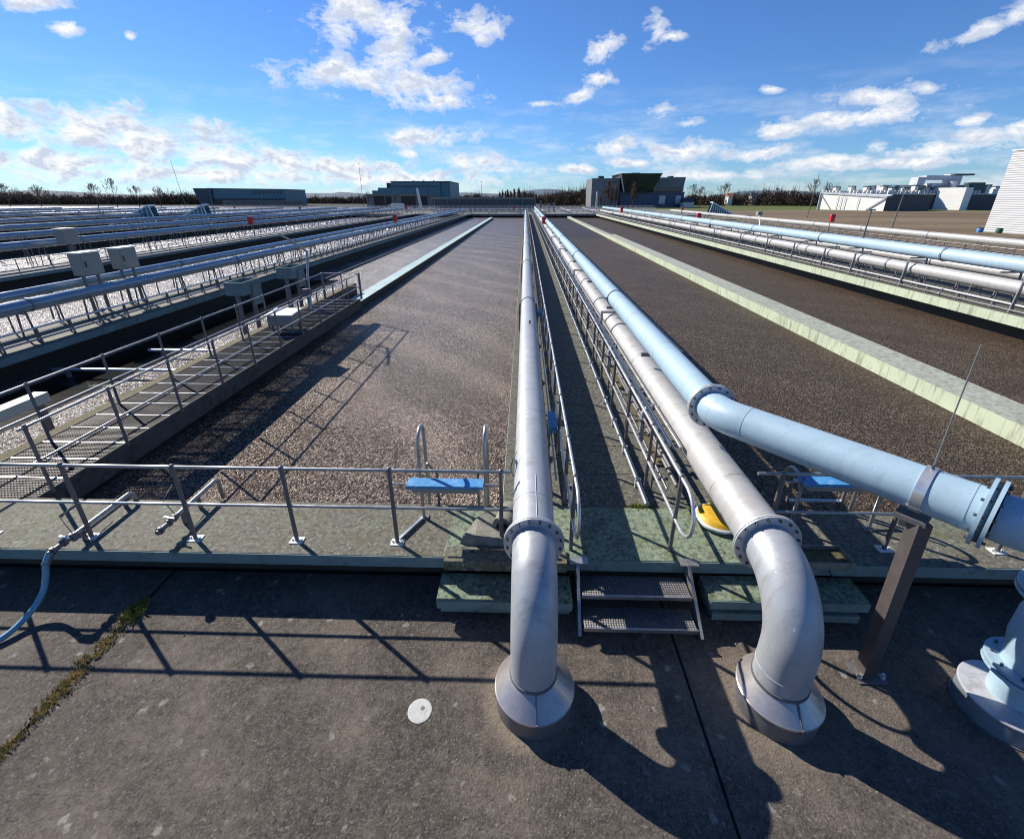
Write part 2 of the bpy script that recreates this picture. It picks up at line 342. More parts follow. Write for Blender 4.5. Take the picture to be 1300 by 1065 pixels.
# ------------------------------------------------------------------ setting
def ground():
    mb=MB(); xs=[-2500,-150,38.6,2500]; ys=[-60,4.75,YE,3000]; zg=-.60; zp=-1.7
    for i in range(3):
        for j in range(3):
            if i==1 and j==1: continue
            mb.add([(xs[i],ys[j],zg),(xs[i+1],ys[j],zg),(xs[i+1],ys[j+1],zg),(xs[i],ys[j+1],zg)],[(0,1,2,3)])
    x0,x1,y0,y1=-150,38.6,4.75,YE
    mb.add([(x0,y0,zp),(x1,y0,zp),(x1,y1,zp),(x0,y1,zp)],[(0,1,2,3)])
    for a,b_ in (((x0,y0),(x1,y0)),((x1,y0),(x1,y1)),((x1,y1),(x0,y1)),((x0,y1),(x0,y0))):
        mb.add([(a[0],a[1],zp),(b_[0],b_[1],zp),(b_[0],b_[1],zg),(a[0],a[1],zg)],[(0,1,2,3)])
    struct('ground',mb,M['ground'])
ground()
def sheet(name,x0,x1,y0,y1,z,mat):
    mb=MB(); mb.add([(x0,y0,z),(x1,y0,z),(x1,y1,z),(x0,y1,z)],[(0,1,2,3)]); return struct(name,mb,mat)
sheet('sludge_water',-149.9,-8.3,4.8,YE,SL,M['sludge_glare'])
sheet('sludge_water',-8.3,4.0,4.8,YE,SL,M['sludge'])
sheet('sludge_water',4.0,38.5,4.8,YE,SL,M['sludge_fine'])
sheet('sludge_water',3.6,10.9,62.8,YE,SL+.006,M['sludge_dark'])
sheet('dark_water',-14.3,-12.15,5.2,30,SL+.008,M['water'])
sheet('sludge_water',-420,-150.2,30,250,-.52,M['sludge_glare'])
sheet('sludge_water',-150,-66,132,225,-.36,M['sludge_glare'])
# foreground deck: three cast fields with open joints
for i,(xa,xb) in enumerate(((-16,-4.735),(-4.69,1.735),(1.765,16))):
    mb=MB(); mb.box(xa,xb,-8,4.6,-.62,-.55); struct('deck',mb,M['deck'])
# front walkway across the tank heads
mb=MB(); mb.box(-16,-.98,4.37,5.39,-.17,0); struct('walkway',mb,M['slab'])
mb=MB(); mb.box(-.98,3.2,4.37,5.39,-.17,0.002); struct('walkway',mb,M['slab_green'])
mb=MB(); mb.box(3.2,20,4.372,5.39,-.17,0); struct('walkway',mb,M['slab'])
mb=MB(); mb.box(-16,20,4.355,4.369,-.165,-.006); struct('walkway_edge',mb,M['face_shade'])
mb=MB(); mb.box(-16,20,4.42,5.33,-.30,-.17); struct('walkway_edge',mb,M['shade_wall'])
mb=MB(); mb.box(-16,20,4.66,5.2,-1.6,-.30); struct('basin_wall',mb,M['shade_wall'])
# central walkway between the tanks, cast slabs with joints
def bank_slab(x0,x1,y0,y1,face,top,ch=None,step=None,facew=.012,z=0,faceh=.22):
    mb=MB(); st=step or 3.0; y=y0
    while y<y1-.01:
        e=min(y+st,y1); mb.box(x0+facew,x1-facew,y+.006,e-.006,z-.16,z); y=e
    struct('walkway',mb,top)
    mb=MB(); mb.box(x0,x0+facew,y0,y1,z-faceh,z-.004); mb.box(x1-facew,x1,y0,y1,z-faceh,z-.004)
    struct('walkway_edge',mb,face)
    mb=MB(); mb.box(x0+.7,x1-.7,y0,y1,-1.6,z-.165); struct('basin_wall',mb,M['shade_wall'])
bank_slab(-.3,3.5,5.45,YE,M['walltop'],M['corridor'],step=.9,z=-.06)
bank_slab(-16.9,-14.4,5.39,YE,M['face_shade'],M['slab'],step=4)
bank_slab(18.5,24.6,5.39,YE,M['face'],M['corridor'],step=5,faceh=.39)
bank_slab(34.2,38.6,5.39,YE,M['face'],M['walltop'],step=6)
for i,x in enumerate(LBX): bank_slab(x-2.6,x,5.39,YE,M['face_shade'],M['grey_conc'],step=8)
# far cross walkway
mb=MB(); mb.box(-149.9,38.6,YE,YE+3,-1.5,0); struct('walkway',mb,M['grey_conc'])
mb=MB(); mb.box(-149.9,60,YE+3,YE+60,-.58,-.4); struct('pavement',mb,M['grey_conc'])

# tank divider walls
def wall(x0,x1,y0,y1,zt,topm,facem,label):
    t=thing('divider_wall',label,'wall',((x0+x1)/2,y0,-1.6))
    mb=MB(); mb.box(x0,x1,y0,y1,-1.6,zt-.012); part('wall_face',mb,facem,t)
    mb=MB(); y=y0
    while y<y1-.01:
        e=min(y+4.2,y1); mb.box(x0-.006,x1+.006,y+.004,e-.004,zt-.012,zt); y=e
    part('coping',mb,topm,t); return t
M['wallblue']=simple('wallblue',(.36,.47,.46),.6,0,.15,1.2,world=True,dirt=(.2,.25,.22),dirt_amt=.6)
wall(-8.66,-7.95,5.4,119,-.55,M['wallblue'],M['shade_wall'],'pale blue-green tank divider wall left of the centre, running on from the end of the grating walkway')
wall(10.98,12.08,5.4,64.5,-.50,M['walltop'],M['face'],'pale green stained tank divider wall, thick near part on the right of the blue pipe')
wall(11.02,11.75,64.5,YE,-.60,M['walltop'],M['face'],'narrow far part of the pale green divider wall on the right, beyond its step')
# outlet baffle in left tank : slim beam just above the foam
t=thing('baffle_beam','long slim dark baffle beam lying on the foam in the tank on the left','beam',(-13.2,5.5,SL))
mb=MB(); mb.box(-13.28,-13.12,30,YE-1,SL-.1,SL+.13); part('beam',mb,M['grey_conc'],t)

# ------------------------------------------------------------------ handrails
_pm={}
def post_mesh(h,r,plate,mat,knob=True,n=8):
    k=(h,r,plate,mat.name)
    if k not in _pm:
        mb=MB(); mb.tube([(0,0,0.0),(0,0,h)],r,n)
        if knob: mb.ball((0,0,h+.004),r*1.45)
        _pm[k]=mb.mesh('post',mat)
        pb=MB(); pb.box(-.085,.085,-.06,.06,0,.012)
        for sx in (-1,1):
            pb.tube([(sx*.06,0,.012),(sx*.06,0,.035)],.012,6)
        _pm[k+('p',)]=pb.mesh('base_plate',M['white'])
    return _pm[k],_pm[k+('p',)]
def handrail(label,p0,p1,sp,z=0,h=1.1,mids=(.55,),rr=.021,pr=.026,plate=False,group=None,posts=None,mat='steel',pmat='steel_dark',loop0=False,name='handrail',n=8,ext=0):
    p0=Vector((p0[0],p0[1],z)); p1=Vector((p1[0],p1[1],z)); L=(p1-p0).length; d=(p1-p0)/L; rz=math.atan2(d.y,d.x)
    t=thing(name,label,'railing',p0,group)
    ps=posts if posts is not None else [i*L/max(1,round(L/sp)) for i in range(max(1,round(L/sp))+1)]
    pm,bm_=post_mesh(h,pr,plate,M[pmat],n=n)
    for s_ in ps[:100]:
        q=p0+d*s_; o=inst('post',pm,t,q,rz)
        if plate: inst('base_plate',bm_,o,q,rz)
    if loop0:
        r=(h-mids[0])/2
        c=p0+Vector((0,0,mids[0]+r))-d*(ext)
        path=[p1+Vector((0,0,h)),p0-d*ext+Vector((0,0,h))]+arc(c,Vector((0,0,1)),-d,r*.98,0,PI,12)[1:-1]+[p0-d*ext+Vector((0,0,mids[0])),p1+Vector((0,0,mids[0]))]
        mb=MB(); mb.tube(path,rr,n); part('looped_rail',mb,M[mat],t); rest=mids[1:]
    else:
        mb=MB(); mb.tube([p0-d*ext+Vector((0,0,h)),p1+d*ext+Vector((0,0,h))],rr,n); part('top_rail',mb,M[mat],t); rest=mids
    for m_ in rest:
        mb=MB(); mb.tube([p0-d*ext+Vector((0,0,m_)),p1+d*ext+Vector((0,0,m_))],rr*.9,n); part('mid_rail',mb,M[mat],t)
    return t
px=[-11.3,-9.9,-8.45,-7.02,-5.666,-4.273,-2.926,-1.61,-.26]
handrail('front steel handrail on the left walkway, from the left edge to the silver pipe',(-11.3,4.6),(-.26,4.6),1.35,posts=[x+11.3 for x in px],plate=True,mat='steel',ext=.12,n=12)
handrail('short steel handrail behind the steel post on the right front walkway',(3.1,4.65),(8.8,4.65),1.4,posts=[.0,1.5,2.9,4.3,5.7],plate=True,mat='steel',ext=.3,n=12)
handrail('handrail with a looped end just right of the silver pipe, left of the shaded corridor',(.62,4.53),(.62,124),1.35,loop0=True,ext=.25,mat='steel_bright',rr=.020,mids=(.5,),posts=[0,.95]+[.95+1.4*i for i in range(1,85)],n=10)
handrail('handrail with a looped end on the right of the shaded corridor, beside the cable tubes',(1.87,4.55),(1.87,124),1.35,loop0=True,ext=.22,mat='steel_bright',rr=.022,mids=(.5,),posts=[0,1.3]+[1.3+1.45*i for i in range(1,82)],n=10)
handrail('slim handrail on the outer edge, beyond the pale blue pipe',(3.36,9.2),(3.36,124),2.0,mat='steel',rr=.018,mids=(.55,),n=6)
handrail('handrail on the right edge of the grating walkway',(-7.12,5.55),(-7.12,19.5),1.33,mat='steel',n=10,ext=.1)
handrail('handrail on the left edge of the grating walkway, above the mossy kerb',(-8.72,5.55),(-8.72,19.5),1.55,mat='steel',n=10,ext=.1)
handrail('short cross handrail closing the far end of the grating walkway',(-8.72,19.62),(-7.12,19.62),.8,mat='steel',n=8)
# ------------------------------------------------------------------ grating walkway
t=thing('grating_walkway','steel grating walkway with side beams, over the divider wall on the left','walkway',(-8,5.4,-.03))
mb=MB()
y=5.42
while y<19.6: mb.box(-8.78,-7.26,y,y+.006,-.030,0); y+=.045
for i in range(31): x=-8.76+i*.05; mb.box(x,x+.004,5.4,19.6,-.026,-.006)
part('grating',mb,M['grating'],t)
mb=MB(); y=5.9
while y<19.6: mb.box(-8.79,-7.25,y,y+.018,-.02,.006); y+=.56
part('panel_strip',mb,M['steel_bright'],t)
for x in (-8.82,-7.24):
    mb=MB(); mb.box(x,x+.03,5.4,19.66,-.40,.012); part('side_beam',mb,M['beam_conc'],t)
mb=MB()
y=5.6
while y<19.6: mb.box(-8.78,-7.25,y,y+.06,-.16,-.05); y+=1.1
part('cross_beam',mb,M['grey_conc'],t)
for y in (8.2,11.8,15.4,19):
    mb=MB(); mb.box(-7.9,-7.5,y,y+.18,-.54,-.28); part('bracket',mb,M['shade_wall'],t)
t=thing('mossy_kerb','mossy concrete kerb along the left of the grating walkway','kerb',(-9.1,5.4,-.3))
mb=MB(); mb.box(-9.2,-8.93,5.4,24,-1.5,-.10); part('kerb_body',mb,M['shade_wall'],t)
mb=MB(); mb.box(-9.21,-8.92,5.4,24,-.10,-.07); part('kerb_top',mb,M['moss'],t)
# white cabinet lid box on walkway
t=thing('panel_box','white-topped box standing on the grating walkway','box',(-7.85,14.4,0))
mb=MB(); mb.box(-8.3,-7.5,14.1,14.8,.28,.60); part('casing',mb,M['cabinet'],t)
mb=MB(); mb.hexa([(-8.34,14.05,.60),(-7.46,14.05,.60),(-7.46,14.85,.66),(-8.34,14.85,.66)],[(-8.34,14.05,.63),(-7.46,14.05,.63),(-7.46,14.85,.69),(-8.34,14.85,.69)]); part('lid',mb,M['white'],t)
for x,y in ((-8.22,14.2),(-7.58,14.2),(-8.22,14.7),(-7.58,14.7)):
    mb=MB(); mb.box(x-.025,x+.025,y-.025,y+.025,0,.28); part('leg',mb,M['steel_dark'],t)
t=thing('davit_arm','leaning steel davit post with a bent arm beside the grating walkway','davit',(-8.55,17.7,0))
mb=MB(); mb.tube([(-8.5,17.6,-.1),(-8.55,17.9,1.2),(-8.6,18.3,2.15)],.045,10); part('post',mb,M['steel'],t)
mb=MB(); mb.tube([(-8.6,18.3,2.13),(-8.75,17.7,2.55),(-8.9,17.05,2.86)],.04,10); part('arm',mb,M['steel'],t)
mb=MB(); mb.box(-8.72,-8.42,17.55,17.75,.5,.8); part('winch',mb,M['steel_dark'],t)
mb=MB(); mb.beam((-8.3,17.0,0),(-8.53,17.8,1.1),.035,.035); part('brace',mb,M['steel_dark'],t)
for x,y,lab in ((-11.1,17.7,'nearer pale trough box on posts in the left tank, beside the grating walkway'),(-11.1,21.6,'farther pale trough box on posts in the left tank, behind the davit arm')):
    t=thing('trough_box',lab,'trough',(x,y,SL))
    mb=MB(); w,l=.36,.62
    mb.box(x-w,x+w,y-l,y+l,.62,.66)
    mb.box(x-w,x-w+.04,y-l,y+l,.66,1.12); mb.box(x+w-.04,x+w,y-l,y+l,.66,1.12); mb.box(x-w+.04,x+w-.04,y-l,y-l+.04,.66,1.12); mb.box(x-w+.04,x+w-.04,y+l-.04,y+l,.66,1.12)
    part('box',mb,M['face_shade'],t)
    for dy in (-.5,.5):
        mb=MB(); mb.box(x-.07,x+.07,y+dy-.05,y+dy+.05,-1.6,.62); part('post',mb,M['grey_conc'],t)
    mb=MB(); mb.box(x+.38,x+.42,y-.1,y+.5,.15,.95); part('gate',mb,M['face_shade'],t)
for i,(xa,xb,y,lab) in enumerate(((-14.3,-9.2,12.5,'nearer bright tube lying across the dark water in the left tank'),(-12.8,-9.2,14.4,'farther bright tube lying across the dark water in the left tank'))):
    t=thing('cross_tube',lab,'pipe',(xa,y,-.7))
    mb=MB(); mb.tube([(xa,y,-.7),(xb,y,-.7)],.05,10); part('tube',mb,M['steel_bright'],t)
    for x in (xa+.4,xb-.8): mb=MB(); mb.box(x,x+.08,y-.05,y+.05,-1.6,-.75); part('support',mb,M['grey_conc'],t)
t=thing('launder_beam','pale steel channel beam at the left edge, behind the front handrail','beam',(-11.1,7,-.1))
mb=MB(); mb.box(-11.3,-10.98,5.5,9.3,-.06,-.02); mb.box(-11.0,-10.97,5.5,9.3,-.24,-.06); part('channel',mb,M['cream'],t)
for y in (6.0,9.1): mb=MB(); mb.box(-11.2,-11.08,y,y+.12,-1.6,-.065); part('post',mb,M['steel_dark'],t)
# ------------------------------------------------------------------ pipes
def bolts(mb,c,axis,R_,n,r=.014,h=.075):
    c=Vector(c);d=Vector(axis).normalized(); u=Vector((0,0,1)) if abs(d.z)<.9 else Vector((0,1,0)); u=(u-d*u.dot(d)).normalized(); w=d.cross(u)
    for k in range(n):
        a=2*PI*(k+.5)/n; p=c+(u*math.cos(a)+w*math.sin(a))*R_
        mb.tube([p-d*h/2,p+d*h/2],r,6)
def flange(t,c,axis,ri,ro,mat=None,nb=12,gap=.012,th=.022,name='flange'):
    d=Vector(axis).normalized(); c=Vector(c)
    mb=MB(); mb.disc(c-d*(gap/2+th/2),axis,ri,ro,th,40); mb.disc(c+d*(gap/2+th/2),axis,ri,ro,th,40); mb.disc(c,axis,ri,ro-.035,gap,32)
    f=part(name,mb,mat or M['flange'],t)
    mb=MB(); bolts(mb,c,axis,(ri+ro)/2+.012,nb,h=gap+2*th+.045); mb.disc(c,axis,(ri+ro)/2+.004,(ri+ro)/2+.020,gap*.8,32); part('bolt_ring',mb,M['bolt'],f)
    return f
def foot(t,x,y,r0,r1,pr,zs=-.33,zc=-.16,split=True,pc=None):
    mb=MB(); mb.lathe([(r0-.006,-.55),(r0-.006,zs-.005)],(x,y,0),48); part('skirt',mb,M['steel_dark'],t)
    mb=MB(); mb.lathe([(r0-.006,zs-.006),(r0+.008,zs-.006),(r0+.008,zs),(r0+.008,zs+.012),(r0,zs+.018)],(x,y,0),48)
    px_=x if pc is None else pc; N=48; mb.add([(x+r0*math.cos(2*PI*k/N),y+r0*math.sin(2*PI*k/N),zs+.018) for k in range(N)]+[(px_+(pr-.012)*math.cos(2*PI*k/N),y+(pr-.012)*math.sin(2*PI*k/N),zc) for k in range(N)],[(k,(k+1)%N,N+(k+1)%N,N+k) for k in range(N)],True)
    o=part('foot_collar',mb,M['foot'],t)
    if split:
        a=R(-88); s=MB()
        s.beam((x+(pr)*math.cos(a),y+(pr)*math.sin(a),zc+.004),(x+(r0)*math.cos(a),y+(r0)*math.sin(a),zs+.022),.012,.012)
        s.beam((x+(r0+.01)*math.cos(a),y+(r0+.01)*math.sin(a),zs+.03),(x+(r0+.01)*math.cos(a),y+(r0+.01)*math.sin(a),zs-.05),.014,.014)
        part('lap_seam',s,M['steel_dark'],o)
    return o
M['foot']=simple('foot',(.42,.39,.37),.30,.6,.10,4,20,.05,dirt=(.34,.31,.29),dirt_amt=.5)
def seam(t,c,axis,r,mat=None,w=.012):
    mb=MB(); mb.disc(c,axis,r-.004,r+.0035,w,40); return part('weld_seam',mb,mat or M['flange'],t)
def clamp(t,c,r,z0,th=.05,mat='ring',legs=True):
    x,y,z=c; mb=MB(); mb.disc(c,(0,1,0),r-.002,r+.022,th,28); mb.box(x+r+.01,x+r+.07,y-.03,y+.03,z-.03,z+.03); mb.box(x-r-.07,x-r-.01,y-.03,y+.03,z-.03,z+.03)
    o=part('pipe_clamp',mb,M[mat],t)
    if legs:
        mb=MB()
        for s_ in (-1,1):
            mb.beam((x+s_*(r+.045),y,z0),(x+s_*(r+.045),y,z),.05,.05)
        mb.box(x-r-.1,x+r+.1,y-.03,y+.03,z-r-.085,z-r-.03)
        part('support_frame',mb,M['steel_dark'],t)
# --- pipe one (silver, centre)
x1,z1,r1=.125,.85,.228
t=thing('silver_pipe','big silver pipe in the centre, bending down into the deck left of the stair','pipe',(x1,3.05,-.55))
mb=MB(); mb.tube([(x1,3.70,z1)]+[(x1,y,z1) for y in (5,8,12,20,40,80,124)],r1,40); part('straight_run',mb,M['pipe'],t)
rb=.64; mb=MB(); mb.tube([(x1,3.70,z1)]+[Vector(p) for p in arc((x1,3.66,z1-rb),(0,0,1),(0,-1,0),rb,0,PI/2,20)]+[(x1,3.02,-.05),(x1,3.02,-.4)],r1-.006,44); part('elbow',mb,M['pipe'],t)
flange(t,(x1,3.70,z1),(0,1,0),r1-.01,r1+.085,nb=16,th=.016)
seam(t,(x1,4.25,z1),(0,1,0),r1); seam(t,(x1,11.3,z1),(0,1,0),r1)
mb=MB(); mb.tube([(x1+.03,3.73,z1+r1+.001),(x1+.03,4.6,z1+r1+.001)],.004,6); part('length_seam',mb,M['flange'],t)
foot(t,x1+.015,3.02,.385,.3,r1,zc=-.14,pc=x1)
mb=MB(); mb.disc((x1,3.02,-.125),(0,0,1),r1-.008,r1+.004,.03,40); part('sealing_band',mb,M['steel_dark'],t)
mb=MB(); mb.tube([(x1+.02,11.55,z1+r1),(x1+.02,11.55,z1+r1+.05)],.02,8); mb.ball((x1+.02,11.55,z1+r1+.06),.035); part('vent_plug',mb,M['bolt'],t)
for y in (14.9,24.4,33.8,45,56,67,78,90,102,114): clamp(t,(x1,y,z1),r1,-.06)
for y in (5.9,8.6):
    mb=MB()
    for s_ in (-1,1): mb.beam((x1+s_*.2,y,-.06),(x1+s_*.12,y,z1-r1+.02),.05,.05)
    mb.box(x1-.22,x1+.22,y-.03,y+.03,z1-r1-.07,z1-r1-.005); part('saddle',mb,M['steel_dark'],t)
# --- pipe two (silver warm, right)
x2,z2,r2=2.51,.87,.25
t=thing('silver_pipe','second big silver pipe, right of the corridor, bending down beside the steel post','pipe',(x2,3.0,-.55))
mb=MB(); mb.tube([(x2,3.74,z2)]+[(x2,y,z2) for y in (5,8,12,20,40,80,124)],r2,40); part('straight_run',mb,M['pipe2'],t)
rb=.64; mb=MB(); mb.tube([(x2,3.74,z2)]+[Vector(p) for p in arc((x2,3.68,z2-rb),(0,0,1),(0,-1,0),rb,0,PI/2,20)]+[(x2,3.04,-.05),(x2,3.04,-.4)],r2-.006,44); part('elbow',mb,M['pipe'],t)
flange(t,(x2,3.74,z2),(0,1,0),r2-.01,r2+.085,nb=16,th=.016)
seam(t,(x2,4.62,z2),(0,1,0),r2); seam(t,(x2,6.2,z2),(0,1,0),r2); seam(t,(x2,3.04,.02),(0,0,1),r2-.006)
foot(t,x2+.03,3.04,.38,.3,r2,zc=-.15,pc=x2)
mb=MB(); mb.disc((x2,3.04,-.14),(0,0,1),r2-.008,r2+.004,.03,40); part('sealing_band',mb,M['steel_dark'],t)
for y in (11.45,14.7,18.4,24,31,39,48,58,69,80,92,104,116): clamp(t,(x2,y,z2),r2,-.06,legs=(y>15))
for y in (12.5,20.3,29,38.5,50,64,80,98):
    mb=MB(); a=.34
    mb.box(x2-a-.03,x2-a+.03,y-.035,y+.035,-.06,z2+.33); mb.box(x2+a-.03,x2+a+.03,y-.035,y+.035,-.06,z2+.33); mb.box(x2-a+.03,x2+a-.03,y-.035,y+.035,z2+.27,z2+.33)
    part('portal_frame',mb,M['steel'],t)
for y in (6.9,10.2,14.0,17.5,22,27,33,40,48,57):
    mb=MB(); mb.tube([(x2-r2+.03,y,z2+.02)]+[(x2-r2-.12,y,z2+.02)]+arc((x2-r2-.12,y,z2-.10),(0,0,1),(-1,0,0),.12,0,PI/2,6)+[(x2-r2-.24,y,.25)],.042,12)
    b_=part('branch_pipe',mb,M['pipe'],t)
    mb=MB(); mb.disc((x2-r2-.1,y,z2+.02),(1,0,0),.04,.062,.03,14); mb.disc((x2-r2-.24,y,z2-.2),(0,0,1),.04,.08,.04,14); mb.beam((x2-r2-.24,y-.1,z2-.26),(x2-r2-.24,y+.12,z2-.26),.03,.03); part('valve',mb,M['steel_dark'],b_)
# --- pipe three (pale blue, upper)
x3,z3,r3=2.47,1.60,.214
t=thing('blue_pipe','pale blue pipe above the second silver pipe, angling away over the steel post','pipe',(3.72,3.5,z3))
bend=Vector((x3,5.24,z3)); F=Vector((4.02,3.30,1.62)); dr=(F-bend).normalized()
mb=MB(); mb.tube([(x3,y,z3) for y in (124,80,40,20,12,8,5.45)],r3,40); part('straight_run',mb,M['bluepipe'],t)
P0=Vector((x3,5.45,z3)); P1=bend-Vector((0,.05,0)); P2=bend+dr*.38
bez=lambda a,b,c,n=12:[a*(1-i/n)**2+b*2*(i/n)*(1-i/n)+c*(i/n)**2 for i in range(n+1)]
mb=MB(); mb.tube(bez(P0,P1,P2),r3,40); part('mitre_bend',mb,M['bluepipe'],t)
mb=MB(); mb.tube([P2,F],r3,40); part('angled_run',mb,M['bluepipe'],t)
seam(t,P2+dr*.01,dr,r3,M['bluepipe'])
flange(t,(x3,5.47,z3),(0,1,0),r3-.01,r3+.085,nb=14)
flange(t,F,dr,r3-.01,r3+.10,M['bluepipe'],nb=12,gap=.035,th=.028)
seam(t,F-dr*.12,dr,r3,M['bluepipe'])
ft=Vector((4.74,3.03,0))
e0=F+dr*.05; c1=F+dr*.62; c2=Vector((ft.x,ft.y,1.62)); e1=Vector((ft.x,ft.y,.95))
cub=lambda a,b,c,d,n=18:[a*(1-u)**3+b*3*u*(1-u)**2+c*3*u*u*(1-u)+d*u**3 for u in [i/n for i in range(n+1)]]
mb=MB(); mb.tube(cub(e0,c1,c2,e1),r3,40); part('down_bend',mb,M['bluepipe'],t)
flange(t,(ft.x,ft.y,.93),(0,0,1),.19,.33,M['bluepipe'],nb=12,gap=.03,th=.028)
mb=MB(); mb.lathe([(.21,.93),(.21,.80),(.235,.66),(.235,.40),(.20,.2),(.20,.08)],(ft.x,ft.y,0),36); part('valve_body',mb,M['bluepipe'],t)
flange(t,(ft.x,ft.y,.06),(0,0,1),.18,.305,M['bluepipe'],nb=10,gap=.03,th=.03)
mb=MB(); mb.tube([(ft.x,ft.y,.04),(ft.x,ft.y,-.45)],.188,40); part('riser',mb,M['bluepipe'],t)
mb=MB(); mb.lathe([(.37,-.55),(.37,-.345)],(ft.x,ft.y,0),48); part('skirt',mb,M['ring'],t)  # skirt split off in a darker grey that carries its shade
mb=MB(); mb.lathe([(.37,-.344),(.38,-.344),(.38,-.33),(.37,-.325),(.18,-.28)],(ft.x,ft.y,0),48); o=part('foot_collar',mb,M['flange'],t)
mb=MB(); mb.disc((ft.x,ft.y,-.545),(0,0,1),.37,.39,.02,40); part('seal_ring',mb,M['steel_dark'],o)
for y in (12.28,21.8,31,40,51,62,73,84,96,108): clamp(t,(x3,y,z3),r3,1.1,legs=False)
seam(t,(x3,11.4,z3),(0,1,0),r3,M['bluepipe'])
for y in (8.3,12.28,16.4,21.8,26.5,31,40,51,62,73,84,96,108):
    mb=MB(); mb.beam((x3+.42,y,-.06),(x3+.42,y,z3-r3-.03),.06,.06); mb.box(x3-.22,x3+.45,y-.03,y+.03,z3-r3-.07,z3-r3-.004); part('pipe_bracket',mb,M['steel_dark'],t)
clampc=bend+dr*((Vector((3.70,3.60,1.61))-bend).length)
mb=MB(); mb.disc(clampc,dr,r3-.002,r3+.012,.085,40); cb=part('strap',mb,M['steel_bright'],t)
side=dr.cross(Vector((0,0,1))).normalized()
mb=MB()
for s_ in (1,):
    pp=clampc+side*s_*(r3*.83)+Vector((0,0,-.12)); mb.tube([pp-dr*.06,pp+dr*.06],.022,10); mb.tube([pp-dr*.03+Vector((0,0,.05)),pp+dr*.03+Vector((0,0,.05))],.016,8)
part('strap_bolt',mb,M['steel'],cb)
# steel post below
t=thing('steel_post','dark square steel post carrying the pale blue pipe, bolted to the deck','post',(3.683,3.383,-.55))
mb=MB(); mb.beam((3.66,3.383,-.54),(3.73,3.53,1.33),.13,.13,(0,1,0)); part('column',mb,M['post_steel'],t)
mb=MB(); mb.box(3.683-.15,3.683+.15,3.383-.12,3.383+.12,-.55,-.535); bp=part('base_plate',mb,M['steel_dark'],t)
for sx in (-1,1):
    mb=MB(); mb.tube([(3.683+sx*.12,3.33,-.535),(3.683+sx*.12,3.33,-.48)],.018,8); mb.tube([(3.683+sx*.12,3.33,-.535),(3.683+sx*.12,3.33,-.515)],.03,6); part('anchor_bolt',mb,M['steel_bright'],bp)
hc=Vector((clampc.x,clampc.y,1.36))
mb=MB(); mb.hexa([hc+dr*a*.07+side*b*.07+Vector((0,0,-.16)) for a,b in ((-1,-1),(1,-1),(1,1),(-1,1))],[hc+dr*a*.075+side*b*.1+Vector((0,0,-.045)) for a,b in ((-1,-1),(1,-1),(1,1),(-1,1))]); part('head',mb,M['steel'],t)
mb=MB(); mb.hexa([hc+dr*a*.12+side*b*.16+Vector((0,0,-.045)) for a,b in ((-1,-1),(1,-1),(1,1),(-1,1))],[hc+dr*a*.12+side*b*.16+Vector((0,0,.0)) for a,b in ((-1,-1),(1,-1),(1,1),(-1,1))]); part('head_plate',mb,M['steel_dark'],t)
mb=MB(); mb.tube([(3.67,3.46,1.875),(3.675,3.5,3.08)],.005,6); 
t=thing('antenna_rod','thin upright steel rod on top of the pale blue pipe','rod',tuple(clampc+Vector((0,0,r3))))
mb=MB(); b0=clampc+Vector((0,0,r3-.01)); mb.tube([b0,(3.71,3.62,3.03)],.006,8); part('rod',mb,M['steel'],t)
mb=MB(); mb.tube([b0,b0+Vector((0,0,.06))],.014,8); part('socket',mb,M['bolt'],t)

for t_,x,z,r,ys in ((bpy.data.objects['silver_pipe'],x1,z1,r1,(6.4,8.9,13.2,17.5,21,28)),(bpy.data.objects['silver_pipe.001'],x2,z2,r2,(9.0,13.4,16.6,21.5,27)),(bpy.data.objects['blue_pipe'],x3,z3,r3,(7.6,9.8,14.6,18,25))):
    for y in ys: seam(t_,(x,y,z),(0,1,0),r-.001,M['flange'],.008)
# --- cable tubes & low curb rail in the centre
t=thing('cable_conduit','bundle of thin cable tubes running beside the right corridor handrail','conduit',(2.03,5.5,-.06))
for x,z,r in ((2.02,.98,.022),(2.09,.93,.018),(2.03,.70,.024),(2.10,.66,.018),(2.16,.40,.03),(2.06,.30,.02),(2.20,.92,.03)):
    mb=MB(); mb.tube([(x,5.35+random.random()*.4,z),(x,124,z)],r,8); part('tube',mb,M[random.choice(['steel','steel_dark','steel_dark'])],t)
ms=MB(); ms.box(-.012,.012,-.015,.015,0,1.08); ms.box(-.012,.24,-.012,.012,.60,.64); ms.box(-.012,.24,-.012,.012,.20,.24); ms.box(-.012,.30,-.012,.012,.86,.89)
msm=ms.mesh('bracket',M['steel_dark'])
for i in range(60): inst('bracket',msm,t,(1.98,5.9+i*1.95,-.06))
t=thing('kerb_tube','low pale tube along the right foot of the shaded corridor','pipe',(1.80,5.45,.02))
mb=MB(); mb.tube([(1.80,5.42,.045),(1.80,124,.045)],.035,10); part('tube',mb,M['pipe'],t)
ms=MB(); ms.box(-.045,.04,-.03,.03,-.105,.05); msm=ms.mesh('clip',M['flange'])
for i in range(60): inst('clip',msm,t,(1.80,6.0+i*.98*(1+i*.02),.045))
t=thing('channel_cover','ochre rusty plank lying under the second silver pipe, beside the cable tubes','plank',(2.28,8,-.05))
mb=MB(); mb.box(2.24,2.44,6.6,9.1,-.058,-.02); mb.box(2.24,2.44,9.9,11.6,-.058,-.02); part('plank',mb,M['moss'],t)
